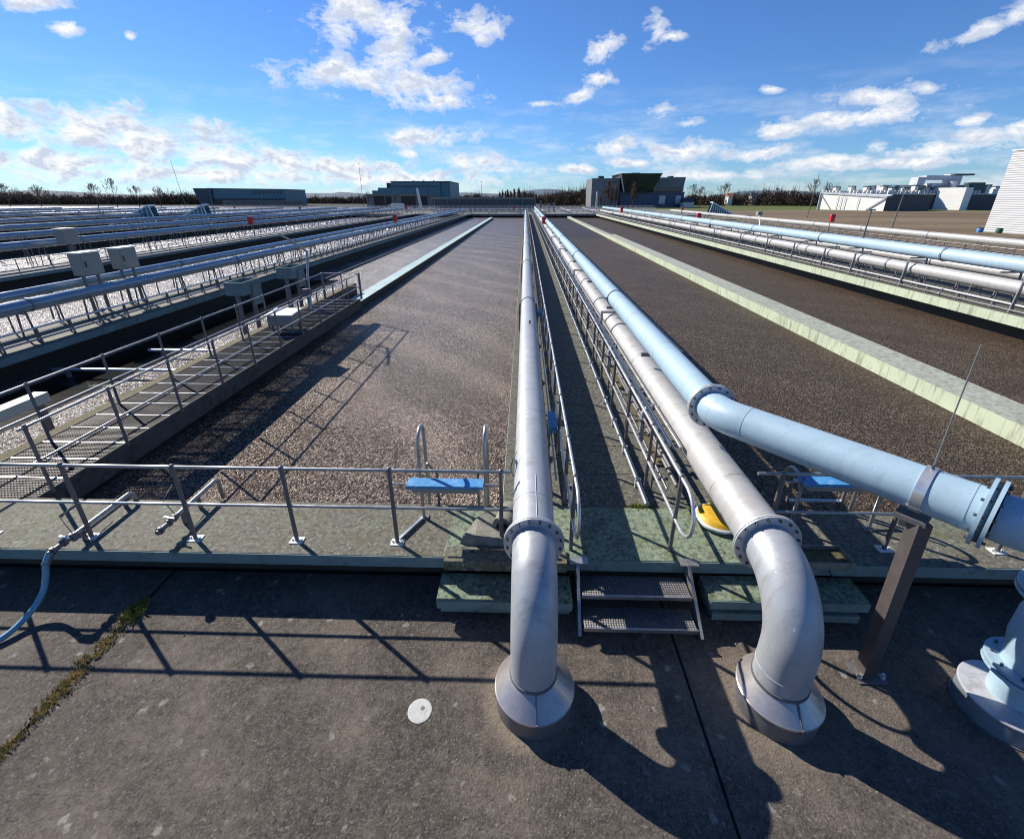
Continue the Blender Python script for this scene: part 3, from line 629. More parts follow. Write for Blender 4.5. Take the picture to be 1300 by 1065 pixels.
# blue pads on left rail
for y,lab in ((7.1,'nearer blue padded sleeve hung on the corridor handrail beside the silver pipe'),(15.3,'farther small blue sleeve on the corridor handrail')):
    t=thing('blue_sleeve',lab,'cover',(.52,y,.5))
    mb=MB(); mb.box(.44,.58,y-.28,y+.28,.42,.56); part('sleeve',mb,M['blueplastic'],t)
    mb=MB(); mb.tube([(.51,y-.4,.5),(.51,y+.4,.5)],.02,8); part('bar',mb,M['steel'],t)
    for dy in (-.22,.22):
        mb=MB(); mb.tube([(.45,y+dy,-.06),(.45,y+dy,.42)],.02,8); part('stile',mb,M['steel_dark'],t)
# small fittings between pipe 1 and rail
t=thing('service_tube','thin dark service tube between the silver pipe and its handrail','pipe',(.42,5.5,.1))
mb=MB(); mb.tube([(.42,5.45,.12),(.42,124,.12)],.03,8); part('tube',mb,M['steel_dark'],t)
mb=MB(); mb.tube([(.48,5.45,.42),(.48,60,.42)],.016,8); part('thin_tube',mb,M['steel'],t)
for y in (6.2,9.4,12.1,16,21,27,34):
    mb=MB(); mb.tube([(.42,y,.12),(.42,y,.34),(.30,y,.50)],.028,8); mb.disc((.42,y,.28),(0,0,1),.028,.06,.05,12); part('valve',mb,M['steel_dark'],t)

# ------------------------------------------------------------------ stairs
t=thing('step_stair','two-tread steel grating stair up to the walkway, right of the silver pipe','stairs',(1.35,3.78,-.55))
for x in (.685,2.02):
    mb=MB(); mb.beam((x,4.33,-.03),(x+(.03 if x>1 else -.01),3.74,-.54),.035,.17,(0,0,1)); part('stringer',mb,M['steel'],t)
    mb=MB(); mb.box(x-.09,x+.13,4.28,4.40,0.004,.02); part('fixing_plate',mb,M['steel'],t)
for z,y0,y1 in ((-.18,3.98,4.27),(-.36,3.69,3.96)):
    mb=MB()
    n=44
    for i in range(n): x=.72+i*(1.27/n); mb.box(x,x+.006,y0+.02,y1,z-.03,z)
    for j in range(9):
        yy=y0+.02+j*(y1-y0-.02)/8.2; mb.box(.72,1.99,yy,yy+.004,z-.025,z-.004)
        for i in range(n): x=.72+i*(1.27/n); mb.add([(x,yy,z),(x+.02,yy+.008,z+.006),(x+.02,yy+.022,z+.006),(x,yy+.03,z)],[(0,1,2,3)])
    tr=part('tread',mb,M['steel_dark'],t)
    mb=MB(); mb.box(.715,1.995,y0,y0+.02,z-.045,z+.006); part('nosing',mb,M['steel'],tr)

# ------------------------------------------------------------------ pedestals
t=thing('pipe_pedestal','stepped concrete pedestal with mossy top under the big silver pipe in the centre','pedestal',(-.2,4.2,-.55))
mb=MB(); mb.box(-1.0,.60,3.93,4.345,-.36,-.24); part('green_tier',mb,M['slab_green'],t)
mb=MB(); mb.box(-.995,.60,3.915,3.928,-.355,-.245); part('tier_edge',mb,M['face_shade'],t)
mb=MB(); mb.box(-.97,.58,3.99,4.34,-.49,-.405); part('lower_tier',mb,M['face_shade'],t)
mb=MB(); mb.box(-.9,.5,4.06,4.33,-.55,-.30); part('core',mb,M['shade_wall'],t)
mb=MB(); mb.box(-.95,.55,4.25,4.50,-.10,.045); part('mossy_cap',mb,M['mossy_stone'],t)
t=thing('pipe_pedestal','stepped green concrete pedestal under the bend of the second silver pipe','pedestal',(3.2,4.2,-.55))
mb=MB(); mb.box(2.2,4.03,3.97,4.345,-.32,-.19); part('green_tier',mb,M['slab_green'],t)
mb=MB(); mb.box(2.205,4.025,3.955,3.968,-.315,-.195); part('tier_edge',mb,M['face_shade'],t)
mb=MB(); mb.box(2.25,3.95,3.95,4.34,-.48,-.375); part('lower_tier',mb,M['face_shade'],t)
mb=MB(); mb.box(2.35,3.85,4.05,4.33,-.55,-.25); part('core',mb,M['shade_wall'],t)
t=thing('box_tray','open tray with moss on the walkway edge, right of the second silver pipe','tray',(3.5,4.4,0))
mb=MB(); mb.box(2.9,3.99,4.28,4.60,0.003,.02); mb.box(2.9,3.99,4.28,4.30,.02,.10); mb.box(2.9,3.99,4.58,4.60,.02,.10); mb.box(3.97,3.99,4.30,4.58,.02,.10); mb.box(2.9,2.92,4.30,4.58,.02,.10)
part('tray_body',mb,M['stone'],t)
mb=MB(); mb.box(2.93,3.96,4.31,4.57,.02,.045); part('moss_fill',mb,M['moss'],t)
# old stone block with stub
t=thing('concrete_stub','rough broken concrete block with a round hole, beside the silver pipe flange','block',(-.4,4.9,0))
mb=MB(); 
base=[(-.80,4.60),(-.62,4.56),(-.30,4.52),(-.08,4.54),(-.05,5.0),(-.25,5.22),(-.42,5.20),(-.62,4.96)]
top=[(x*.9-.03,y*.96+.19) for x,y in base]
n=len(base); vs=[(x,y,.003) for x,y in base]+[(x,y,.13+.05*math.sin(i*2.1)) for i,(x,y) in enumerate(top)]
mb.add(vs,[tuple(range(n-1,-1,-1)),tuple(range(n,2*n))]+[(i,(i+1)%n,n+(i+1)%n,n+i) for i in range(n)]); part('rubble',mb,M['stone'],t)
mb=MB(); mb.disc((-.18,4.86,.19),(0.35,1,.15),.11,.165,.34,20); part('collar',mb,M['stone'],t)
mb=MB(); mb.disc((-.18,4.86,.19),(0.35,1,.15),.001,.11,.1,20); part('hole_shade',mb,M['black'],t)  # black plug paints the unlit inside of the hole
# round float
t=thing('round_float','yellow and white round float lying on the walkway behind the second silver pipe','float',(2.62,5.2,.05))
mb=MB(); mb.lathe([(.001,.16),(.16,.155),(.24,.13),(.285,.09)],(2.70,5.13,0),28); part('yellow_top',mb,M['yellow'],t)
mb=MB(); mb.lathe([(.285,.09),(.31,.075),(.31,.045),(.26,.012),(.001,.006)],(2.70,5.13,0),28); part('white_rim',mb,M['white'],t)

# ------------------------------------------------------------------ ladders
def ladder(xa,xb,yd,label,yr,cov,ztop):
    t=thing('tank_ladder',label,'ladder',((xa+xb)/2,yd,0))
    for x in (xa,xb):
        path=[(x,yd,.0),(x,yd,.8),(x,yd+.02,ztop-.22)]+arc((x,yd+.20,ztop-.18),(0,-1,0),(0,0,1),.18,0,PI,10)+[(x,yd+.38,.5),(x,yd+.40,-1.2)]
        mb=MB(); mb.tube(path,.024,12); s_=part('stile',mb,M['steel'],t)
        mb=MB(); mb.box(x-.07,x+.07,yd-.05,yd+.05,.003,.018); part('base_plate',mb,M['steel_dark'],s_)
    for z in (.48,.15,-.2,-.55,-.85):
        mb=MB(); mb.box(xa+.14,xb-.14,yd+.38,yd+.42,z,z+.025)
        for k in range(16): xx=xa+.16+k*(xb-xa-.32)/16; mb.box(xx,xx+.012,yd+.385,yd+.415,z+.025,z+.035)
        part('rung',mb,M['steel_bright'],t)
    for sx,x in ((1,xa),(-1,xb)):
        mb=MB(); mb.beam((x+sx*.03,yd+.30,.70),(x+sx*.14,yd+.40,.46),.03,.03); mb.beam((x+sx*.14,yd+.40,.48),(x+sx*.14,yd+.40,-1.1),.03,.04); part('strut',mb,M['steel_dark'],t)
    mb=MB(); mb.box(xa-.11 if cov[0] is None else cov[0],cov[1],yr-.09,yr+.09,cov[2],cov[2]+.045); c_=part('blue_cover',mb,M['blueplastic'],t)
    mb=MB(); mb.box((cov[0])+.06,cov[1]-.06,yr-.07,yr+.07,cov[2]-.075,cov[2]-.003); part('cover_frame',mb,M['cabinet'],t)
    mb=MB(); mb.tube([(cov[0]-.2,yr,cov[2]+.01),(cov[0],yr,cov[2]+.01)],.012,8); mb.tube([(cov[1],yr,cov[2]+.01),(cov[1]+.2,yr,cov[2]+.01)],.02,8); part('lock_bar',mb,M['steel'],t)
    return t
ladder(-1.37,-.50,5.10,'steel tank ladder with hooped stiles and a blue cover, left of the silver pipe',4.88,(-1.48,-.50,.70),1.32)
mb=MB(); mb.beam((-1.59,4.64,.03),(-1.38,5.06,.03),.035,.03); 
solo('floor_bar',mb,M['steel_bright'],'short steel bar on the walkway between rail foot and ladder foot','bar')
ladder(3.62,4.66,5.02,'steel tank ladder with blue cover, half hidden under the pale blue pipe',5.0,(3.58,4.48,.74),.80)

# ------------------------------------------------------------------ spray lances + hose
def lance(x,y0,y1,z,label):
    t=thing('spray_lance',label,'pipe',(x,y0,z))
    mb=MB(); mb.tube([(x,y0+.35,z),(x,y1-.06,z)]+arc((x,y1-.06,z-.07),(0,0,1),(0,1,0),.07,0,PI/2,6)+[(x,y1+.02,z-.35)],.030,12); part('tube',mb,M['steel'],t)
    mb=MB(); mb.tube([(x,y0,z),(x,y0+.36,z)],[.032,.036],12)
    for yy in (.05,.2,.3): mb.disc((x,y0+yy,z),(0,1,0),.03,.05,.035,14)
    part('coupling',mb,M['steel_dark'],t)
    mb=MB(); mb.beam((x-.07,y0+.24,z+.06),(x+.09,y0+.20,z+.07),.02,.02); mb.tube([(x,y0+.22,z),(x,y0+.22,z+.07)],.014,8); part('valve_lever',mb,M['steel_bright'],t)
    mb=MB(); mb.box(x-.02,x+.02,y0+.42,y0+.46,0.003,z); mb.box(x-.02,x+.02,5.2,5.24,0.003,z-.02); part('stand',mb,M['steel_dark'],t)
    mb=MB(); mb.tube([(x,y0+.33,z+.03),(x-.22,y0+.45,z+.16),(x-.30,y0+.75,z+.2),(x-.16,y0+.95,z+.05)],.006,6); part('cable',mb,M['black'],t)
lance(-5.72,4.12,5.37,.15,'left steel spray lance over the walkway, with the blue hose on its end')
lance(-4.62,4.46,5.66,.20,'second steel spray lance over the walkway, its end free without a hose')
def spline(P,n=8):
    P=[Vector(p) for p in P]; out=[]
    for i in range(len(P)-1):
        a=P[max(i-1,0)];b=P[i];c=P[i+1];d=P[min(i+2,len(P)-1)]
        for k in range(n):
            u=k/n; out.append(.5*((2*b)+(c-a)*u+(2*a-5*b+4*c-d)*u*u+(3*b-a-3*c+d)*u**3))
    out.append(P[-1]); return out
t=thing('water_hose','blue hose hanging from the left lance down to the deck at the left edge','hose',(-5.8,4.0,-.5))
mb=MB(); mb.tube(spline([(-5.72,4.13,.15),(-5.73,4.06,.05),(-5.76,4.02,-.12),(-5.79,3.93,-.30),(-5.84,3.74,-.44),(-5.92,3.48,-.505),(-6.2,3.2,-.515),(-6.9,3.0,-.515),(-7.8,3.2,-.515)]),.034,14); part('hose_run',mb,M['hose'],t)
mb=MB(); mb.tube([(-5.72,4.15,.15),(-5.735,4.06,.04)],.045,12); part('hose_coupling',mb,M['steel_dark'],t)

# deck details
t=thing('survey_disc','round pale metal disc set in the deck, left of the silver pipe foot','disc',(-.99,2.878,-.55))
mb=MB(); mb.lathe([(.118,-.55),(.118,-.545),(.10,-.543),(.001,-.543)],(-.99,2.878,0),36); dsc=part('plate',mb,simple('disc',(.42,.42,.40),.6,0,.15,14,dirt=(.22,.21,.19),dirt_amt=.52),t)
mb=MB(); mb.lathe([(.022,-.5425),(.001,-.5418)],(-.965,2.90,0),10); part('centre_mark',mb,M['grey_conc'],dsc)

rp=random.Random(11); mb=MB()
for i in range(330):
    x=rp.uniform(-6,5.5); y=rp.uniform(1.7,4.3) if rp.random()<.5 else 4.3-abs(rp.gauss(0,.5)); r_=rp.uniform(.004,.013)*(1.7 if rp.random()<.06 else 1)
    if y<1.5: continue
    a=rp.random()*6; mb.add([(x+r_*math.cos(a+k*2*PI/5)*rp.uniform(.7,1.2),y+r_*math.sin(a+k*2*PI/5),-.549) for k in range(5)]+[(x,y,-.549+r_*.8)],[(k,(k+1)%5,5) for k in range(5)])
tag(part('gravel',mb,M['stone']),'small loose stones and grit scattered on the foreground deck','gravel',None,'stuff')
t=thing('loose_cable','thin loose black cable hanging over the walkway edge left of the steel post','cable',(3.6,4.4,0))
mb=MB(); mb.tube(spline([(3.45,4.9,.02),(3.6,4.6,.02),(3.72,4.37,.02),(3.78,4.32,-.12),(3.95,4.25,-.22),(4.25,4.2,-.24),(4.5,4.34,-.2)]),.007,6); part('wire',mb,M['black'],t)
t=thing('wire_hook','small bent wire sticking out beside the big centre pipe above its flange','wire',(-.13,4.9,.9))
mb=MB(); mb.tube(spline([(-.10,4.86,.86),(-.15,4.92,.93),(-.12,5.02,1.02),(-.08,5.1,1.08)]),.006,6); part('hook',mb,M['steel_dark'],t)
def tuft_field(name,label,pts,h,mat,n):
    mb=MB()
    for (x,y,z,rad) in pts:
        for _ in range(n):
            a=random.random()*2*PI; r=rad*random.random()**.7; bx=x+r*math.cos(a); by=y+r*math.sin(a)
            hh=h*(.3+random.random()); le=random.random()*2*PI; k=hh*random.uniform(.2,.9); w=.006
            c=math.cos(le)*k; s=math.sin(le)*k; wx,wy=-math.sin(le)*w,math.cos(le)*w
            mb.add([(bx-wx,by-wy,z),(bx+wx,by+wy,z),(bx+c*.5+wx*.7,by+s*.5+wy*.7,z+hh*.7),(bx+c,by+s,z+hh*.85),(bx+c*.5-wx*.7,by+s*.5-wy*.7,z+hh*.7)],[(0,1,2,3,4)])
    o=part(name,mb,mat); return tag(o,label,'grass',None,'stuff')
P=[(-4.71+random.gauss(0,.03),y,-.555,.03+.05*random.random()) for y in [1.7+i*.05 for i in range(48)] if random.random()<.75]
tuft_field('grass','dry and green grass growing in the open deck joint on the left',P,.035,M['grass'],14)
tuft_field('grass','withered straw-coloured grass in the deck joint on the left',[(x,y,z,r*1.7) for x,y,z,r in P],.035,M['drygrass'],60)
tuft_field('grass','small green weeds at the inner end of the deck joint on the left',[(-4.70,4.0-.02*i,-.55,.11) for i in range(9)],.08,M['grass'],30)
tuft_field('grass','small weeds at the near end of the shaded corridor',[(1.6+random.uniform(-.3,.25),5.43,-.06,.08) for i in range(8)],.08,M['grass'],40)

# ------------------------------------------------------------------ left bank pipes
def pipe_run(name,label,x,z,r,mat,y0=5.5,y1=124,step=9,z0=0,cl='ring',group=None,n=20,ph=0,leg=True,prop=1.5):
    t=thing(name,label,'pipe',(x,y0,z),group)
    mb=MB(); mb.tube([(x,y0,z),(x,30,z),(x,y1,z)],r,n); part('straight_run',mb,M[mat],t)
    ms=MB(); ms.disc((0,0,0),(0,1,0),r-.002,r+.03,.08,n); cm=ms.mesh('pipe_clamp',M[cl])
    y=y0+ph
    while y<y1:
        inst('pipe_clamp',cm,t,(x,y,z)); y+=step
    if leg:
        ls=MB(); 
        for s_ in (-1,1): ls.beam((s_*(r+.03),0,z0-z+.002),(s_*(r*.75),0,-r*.6),.04,.04)
        ls.box(-r,r,-.02,.02,-r-.05,-r-.01)
        lm=ls.mesh('support_leg',M['steel_dark']); y=y0+1; k=0
        while y<y1 and k<95: inst('support_leg',lm,t,(x,y,z)); y+=prop; k+=1
    return t
pipe_run('blue_grey_pipe','shiny blue-grey pipe nearest on the left, beyond the tank with the grating walkway',-15.6,1.0,.19,'bluepipe_far',ph=8.2,step=11,prop=2.3)
pipe_run('blue_grey_pipe','second shiny blue-grey pipe on the left, directly behind the nearest one',-17.05,1.1,.16,'bluepipe_far',ph=5,step=12,prop=3.1)
pipe_run('low_tube','thin low tube under the nearest pipe on the left bank',-15.0,.42,.03,'steel_bright',ph=4,step=6,prop=1.1,n=8)
pipe_run('low_tube','lower thin tube along the edge of the left bank',-14.7,.16,.03,'steel',ph=4,step=6,leg=False,n=8)
handrail('low handrail on the outer side of the left bank, behind both blue-grey pipes',(-16.75,6),(-16.75,124),1.6,mat='steel',n=6,rr=.02,h=.95)
for k,(x,y,lab) in enumerate(((-16.35,16.9,'left grey switch cabinet on a stand above the blue-grey pipes'),(-16.35,18.6,'right grey switch cabinet on a stand above the blue-grey pipes'))):
    t=thing('switch_cabinet',lab,'cabinet',(x,y,0))
    mb=MB(); mb.box(x-.22,x+.22,y-.42,y+.42,1.45,2.22); part('casing',mb,M['cabinet'],t)
    mb=MB(); mb.box(x-.26,x+.26,y-.46,y+.46,2.22,2.27); part('rain_roof',mb,M['white'],t)
    mb=MB(); mb.box(x+.22,x+.235,y-.38,y+.38,1.5,2.18); d_=part('door',mb,M['cabinet'],t)
    mb=MB(); mb.box(x+.235,x+.26,y-.3,y-.27,1.75,1.95); part('handle',mb,M['black'],d_)
    for dy in (-.3,.3):
        mb=MB(); mb.box(x-.04,x+.04,y+dy-.04,y+dy+.04,0,1.45); part('leg',mb,M['steel_dark'],t)
x,y=-30,30.3
t=thing('switch_cabinet','small beige cabinet farther off on the left, above the pipes of the next bank','cabinet',(x,y,0))
mb=MB(); mb.box(x-.3,x+.3,y-.5,y+.5,1.3,2.2); part('casing',mb,M['cabinet'],t)
mb=MB(); mb.box(x-.34,x+.34,y-.54,y+.54,2.2,2.26); part('rain_roof',mb,M['white'],t)
mb=MB(); mb.box(x-.1,x+.1,y-.1,y+.1,0,1.3); part('leg',mb,M['steel_dark'],t)
pipe_run('blue_grey_pipe','blue-grey pipe on the second left bank, below the small beige cabinet',-31.3,1.35,.24,'bluepipe_far',ph=13,step=14,prop=3.3)
pipe_run('blue_grey_pipe','slimmer pipe just behind the pipe on the second bank on the left',-32.4,1.15,.15,'bluepipe_far',ph=7,step=14,prop=3.3,n=14)
handrail('handrail along the front edge of the second bank on the left',(-29.3,8),(-29.3,124),2.0,mat='steel',n=6,rr=.02,h=.8)
pipe_run('blue_grey_pipe','blue-grey pipe on low posts standing in the bright tank beyond the second bank',-37.5,1.5,.24,'bluepipe_far',ph=9,step=15,z0=-1.5,prop=4)
FG='pipes on the far left banks'
for x in (-48.7,-62.8,-79.5,-93.5,-107.5,-121.5):
    lab='blue-grey pipe on the third bank on the left, in front of the glazed screw-pump housings' if x==-48.7 else 'thin far pipe on one of the distant left banks near the tree line'
    pipe_run('blue_grey_pipe',lab,x,1.45,.24 if x>-50 else .17,'bluepipe_far',y0=8,ph=9,step=18,prop=5,n=12,group=None if x==-48.7 else FG)
    if x!=-48.7: handrail('far steel handrail on one of the distant left banks',(x+1.4,10),(x+1.4,124),3.0,mat='steel',n=5,rr=.025,group='handrails on the far left banks')
handrail('steel handrail on the third bank on the left',(-47.2,10),(-47.2,124),2.5,mat='steel',n=5,rr=.025)
# ------------------------------------------------------------------ right bank pipes
t=pipe_run('silver_pipe','lower front silver pipe with portal frames on the right bank',19.25,.87,.27,'pipe2',y0=8,ph=2.4,step=7.3,prop=3.65)
a=.40
ms=MB(); ms.box(-a-.03,-a+.03,-.035,.035,-.86,.42); ms.box(a-.03,a+.03,-.035,.035,-.87,.42); ms.box(-a+.03,a-.03,-.035,.035,.36,.42); ms.beam((-a-.1,0,-.86),(-a-.02,0,.3),.06,.05)
fm=ms.mesh('portal_frame',M['steel'])
for y in (14.4,17.8,23.4,27.2,30,33.5,37.3,42,48,55,63,72,82,93,105): inst('portal_frame',fm,t,(19.25,y,.87))
pipe_run('silver_pipe','middle silver pipe on the right bank, between front silver pipe and blue pipe',22.3,.9,.23,'pipe2',y0=8,ph=2,step=8,prop=4)
t=pipe_run('blue_pipe','upper pale blue pipe on the right bank',19.85,1.62,.29,'bluepipe',y0=8,ph=5,step=9.6,leg=False)
ms=MB(); ms.beam((.55,0,-1.62),(.45,0,-.3),.06,.06); ms.box(-.4,.5,-.03,.03,-.36,-.30); lm=ms.mesh('pipe_bracket',M['steel_dark'])
y=10
while y<124: inst('pipe_bracket',lm,t,(19.85,y,1.62)); y+=4.7
pipe_run('low_tube','thin pale tube low along the front of the right bank',18.85,.30,.05,'pipe2',y0=8,ph=3,step=5,prop=1.6,n=10)
pipe_run('low_tube','lowest dark tube on the right bank, just behind the green edge',18.75,.10,.035,'steel_dark',y0=8,ph=3,step=5,n=8,leg=False)
pipe_run('low_tube','thin bright tube between the two silver pipes on the right bank',20.6,.45,.05,'steel_bright',y0=8,ph=3,step=5,prop=1.9,n=8)
handrail('handrail at the back of the right bank behind its silver pipes',(23.6,8),(23.6,124),1.7,mat='steel',n=6,rr=.022)
# bank 2 on right
t=pipe_run('silver_pipe','silver pipe on the far right bank in front of the brown field',36.9,.95,.27,'pipe2',y0=12,ph=6,step=8.8,prop=4.4)
handrail('steel handrail with low rails beside the silver pipe on the far right bank',(35.6,12),(35.6,124),1.7,mat='steel',n=6,rr=.022,h=.62,mids=(.2,))
handrail('steel handrail behind the silver pipe on the far right bank',(37.9,12),(37.9,124),2.1,mat='steel',n=6,rr=.022,h=.75,mids=(.35,))
# sloping white arm right
t=thing('measuring_arm','slanting pale arm with a small sensor head above the blue pipe on the right bank','sensor',(21,43,0))
mb=MB(); mb.tube([(21.2,43.5,1.0),(22.2,46.5,2.6)],.05,8); part('arm',mb,M['white'],t)
mb=MB(); mb.box(22.0,22.4,46.3,46.8,2.5,2.85); part('head',mb,M['cabinet'],t)
mb=MB(); mb.tube([(21.2,43.5,0),(21.2,43.5,1.05)],.04,8); part('post',mb,M['steel_dark'],t)

# ------------------------------------------------------------------ red extinguisher boxes
EX=[(-16.1,59.2,1.70,'red rescue box on the nearest left bank, on the rail between its blue-grey pipes'),
(-30.2,52.1,1.75,'red rescue box on the second left bank, below the long teal building'),
(-58,123.6,1.35,'small red box far off on the left, right of the teal building'),
(-90,148,1.1,'tiny red box far off on the left, under the left part of the teal building'),
(-30,121.8,1.6,'small red box far off in front of the stepped industrial block'),
(-3,129,1.5,'small red box on the far cross walkway, left of the centre pipe'),
(2.15,54.7,1.70,'red rescue box beside the far part of the pale blue pipe'),
(17.4,88,2.05,'small red box near the far end of the right bank, under the dark glazed building'),
(34.3,107,1.75,'small orange-red box right of the dark glazed building'),
(20.9,58.7,1.95,'red rescue box above the pipes of the right bank'),
(34.3,54.8,1.95,'large red rescue box on the far right bank, in front of the brown field')]
for x,y,z,lab in EX:
    t=thing('rescue_box',lab,'box',(x,y,0))
    mb=MB()
    mb.hexa([(x-.2,y-.16,z-.42),(x+.2,y-.16,z-.42),(x+.2,y+.16,z-.42),(x-.2,y+.16,z-.42)],[(x-.24,y-.18,z+.25),(x+.24,y-.18,z+.25),(x+.24,y+.18,z+.25),(x-.24,y+.18,z+.25)]); part('casing',mb,M['red'],t)
    mb=MB(); mb.hexa([(x-.24,y-.18,z+.25),(x+.24,y-.18,z+.25),(x+.24,y+.18,z+.25),(x-.24,y+.18,z+.25)],[(x-.2,y-.1,z+.38),(x+.2,y-.1,z+.38),(x+.2,y+.1,z+.38),(x-.2,y+.1,z+.38)]); part('lid',mb,M['red'],t)
    mb=MB(); mb.box(x-.03,x+.03,y+.2,y+.26,0,z+.1); part('post',mb,M['steel_dark'],t)
# ------------------------------------------------------------------ far cross handrails (layers)
for i,(y,xa,xb,lab) in enumerate(((127.3,-95,34,'nearest cross handrail at the far end of the tanks'),(129.8,-95,34,'second cross handrail at the far end of the tanks'),(136,-90,36,'third cross handrail beyond the far cross walkway'),(143,-88,38,'fourth cross handrail beyond the far cross walkway'),(152,-110,40,'farthest cross handrail before the distant buildings'))):
    handrail(lab,(xa,y),(xb,y),1.45,mat='railpaint',pmat='railpaint',n=4,rr=.035,pr=.05,mids=(.38,.74),h=1.15,z=(0 if y<131 else -.4+ (y-131)*.04))
# pipes and rails beyond
for i in range(14):
    x=-70+i*7.5; t=thing('distant_pipe','short distant pipe on low stands beyond the far cross walkway','pipe',(x,132,0),'distant pipes beyond the tanks')
    mb=MB(); mb.tube([(x,131,.5),(x,170,.5)],.2,8); part('run',mb,M['pipe'],t)
    mb=MB()
    for y in range(132,170,5): mb.box(x-.1,x+.1,y,y+.1,-.4,.35)
    part('stands',mb,M['steel_dark'],t)
# lamp posts / masts
def lamp(x,y,h,lab,head=True,lean=0):
    t=thing('lamp_post',lab,'lamp post',(x,y,-.6))
    mb=MB(); mb.tube([(x,y,-.6),(x+lean,y,h)],[.09,.05],8); part('mast',mb,M['steel_dark'],t)
    if head: mb=MB(); mb.box(x+lean-.35,x+lean+.35,y-.12,y+.12,h,h+.12); part('lamp_head',mb,M['steel_dark'],t)
lamp(-62,185,15.5,'slim lamp mast left of the stepped industrial block')
lamp(-135,190,17,'tall slim mast on the teal building on the left',False,-1.5)
lamp(-1,0+230,13.5,'thin mast between the stepped block and the poplars',False) if False else lamp(-17,190,9.5,'thin mast between the stepped block and the poplars')
lamp(69,120,9.2,'thin leaning mast left of the white industrial building',False,.5)
lamp(33.5,48,2.9,'dark slim lamp post in front of the brown field',True,.1)
lamp(49.5,66,5.2,'thin dark post in front of the white industrial building',True,.3)
lamp(-47.5,40.5,3.5,'slim lamp post rising from the far left pipes')
lamp(-85,72,5.4,'lamp post near the tree line at the left edge')
lamp(-62,95,5.6,'lamp post right of the bare trees at the left')
# glazed screw pump housings
def housing(xl,xr,y,zt,zb,lab,flip=False,d=1.6):
    t=thing('pump_housing',lab,'housing',((xl+xr)/2,y,zb))
    s=(xr-xl)
    if not flip: A=(xl,zb);B=(xr-.1*s,zt);C=(xr,zb)
    else: A=(xr,zb);B=(xl+.1*s,zt);C=(xl,zb)
    mb=MB(); mb.hexa([(A[0],y,A[1]),(B[0],y,B[1]),(B[0],y+d,B[1]),(A[0],y+d,A[1])],[(A[0],y,A[1]+.22),(B[0],y,B[1]+.22),(B[0],y+d,B[1]+.22),(A[0],y+d,A[1]+.22)]); part('sloping_roof',mb,M['rampglass'],t)
    mb=MB()
    for i in range(9):
        u=.15+i*.1; x=A[0]+(B[0]-A[0])*u; z=A[1]+(B[1]-A[1])*u
        mb.box(x-.05,x+.05,y+.02,y+.1,zb,z); mb.box(x-.05,x+.05,y+d-.1,y+d-.02,zb,z)
    mb.beam((B[0],y+.06,B[1]),(C[0],y+.06,C[1]),.12,.12)
    part('frame',mb,M['rampglass'],t)
    mb=MB(); mb.add([(A[0],y+.15,zb),(B[0],y+.15,B[1]),(C[0],y+.15,zb)],[(0,1,2)]); mb.add([(A[0],y+d-.15,zb),(B[0],y+d-.15,B[1]),(C[0],y+d-.15,zb)],[(0,1,2)]); part('glazing',mb,M['tealwall'],t)
housing(-69.8,-60.9,78,2.75,-.6,'left glazed wedge-shaped screw pump housing on the left')
housing(-59.6,-51.9,78,2.85,-.4,'right glazed wedge-shaped screw pump housing on the left')
housing(41.3,46.9,110,2.9,.3,'blue-striped wedge-shaped pump housing right of the dark glazed building',True)

# ------------------------------------------------------------------ buildings
# teal long building
t=thing('long_hall','long low teal hall with a dark slanting end wall, far left','building',(-155,260,-.6))
mb=MB(); mb.hexa([(-170,260,-.6),(-129,260,-.6),(-129,285,-.6),(-170,285,-.6)],[(-171.2,260,8.1),(-129,260,7.6),(-129,285,7.6),(-171.2,285,8.1)]); part('wall',mb,M['tealwall'],t)
mb=MB(); mb.hexa([(-175.5,259,-.6),(-169.5,259,-.6),(-169.5,286,-.6),(-175.5,286,-.6)],[(-178,259,8.35),(-168,259,8.35),(-168,286,8.35),(-178,286,8.35)]); part('slanting_end',mb,M['tealdark'],t)
mb=MB(); mb.box(-168,-128.8,259.7,285.2,7.9,8.2) if False else mb.hexa([(-168,259.6,8.08),(-128.8,259.6,7.62),(-128.8,285.2,7.62),(-168,285.2,8.08)],[(-168,259.6,8.4),(-128.8,259.6,7.95),(-128.8,285.2,7.95),(-168,285.2,8.4)]); part('roof',mb,M['tealdark'],t)
for i in range(9):
    x=-147+i*1.95; mb=MB(); mb.box(x,x+.9,259.85,259.98,5.6,7.0); part('window',mb,M['glass'],t)
mb=MB(); mb.box(-169,-129,259.8,259.95,-.6,3.2); part('plinth',mb,M['darkclad'],t)
mb=MB(); mb.box(-150,-110,238,239,-.5,2.4); solo('screen_wall',mb,M['grey_conc'],'low grey wall in front of the long teal hall','wall')
# stepped industrial block
t=thing('industrial_block','blue-grey stepped industrial block with a small chimney, far centre left','building',(-50,230,-.6))
mb=MB(); mb.hexa([(-62.8,230,-.6),(-40,230,-.6),(-40,262,-.6),(-62.8,262,-.6)],[(-62.8,230,10.5),(-40,230,10.4),(-40,262,10.4),(-62.8,262,10.5)]); part('wall',mb,M['tealwall'],t)
mb=MB(); mb.box(-39.97,-35.4,231,262,-.6,10.45); part('end_wing',mb,M['tealwall'],t)
mb=MB(); mb.box(-63.2,-35.1,229.7,262.3,10.52,10.85); part('roof',mb,M['tealdark'],t)
for i in range(13):
    x=-62+i*1.65; mb=MB(); mb.box(x,x+.9,229.86,229.98,8.3,9.0); part('window',mb,M['glass'],t)
mb=MB(); mb.box(-70,-62.9,232,262,-.6,8.1); part('side_block',mb,M['tealwall'],t)
mb=MB(); mb.box(-73.5,-70.05,234,262,-.6,6.9); part('low_block',mb,M['tealwall'],t)
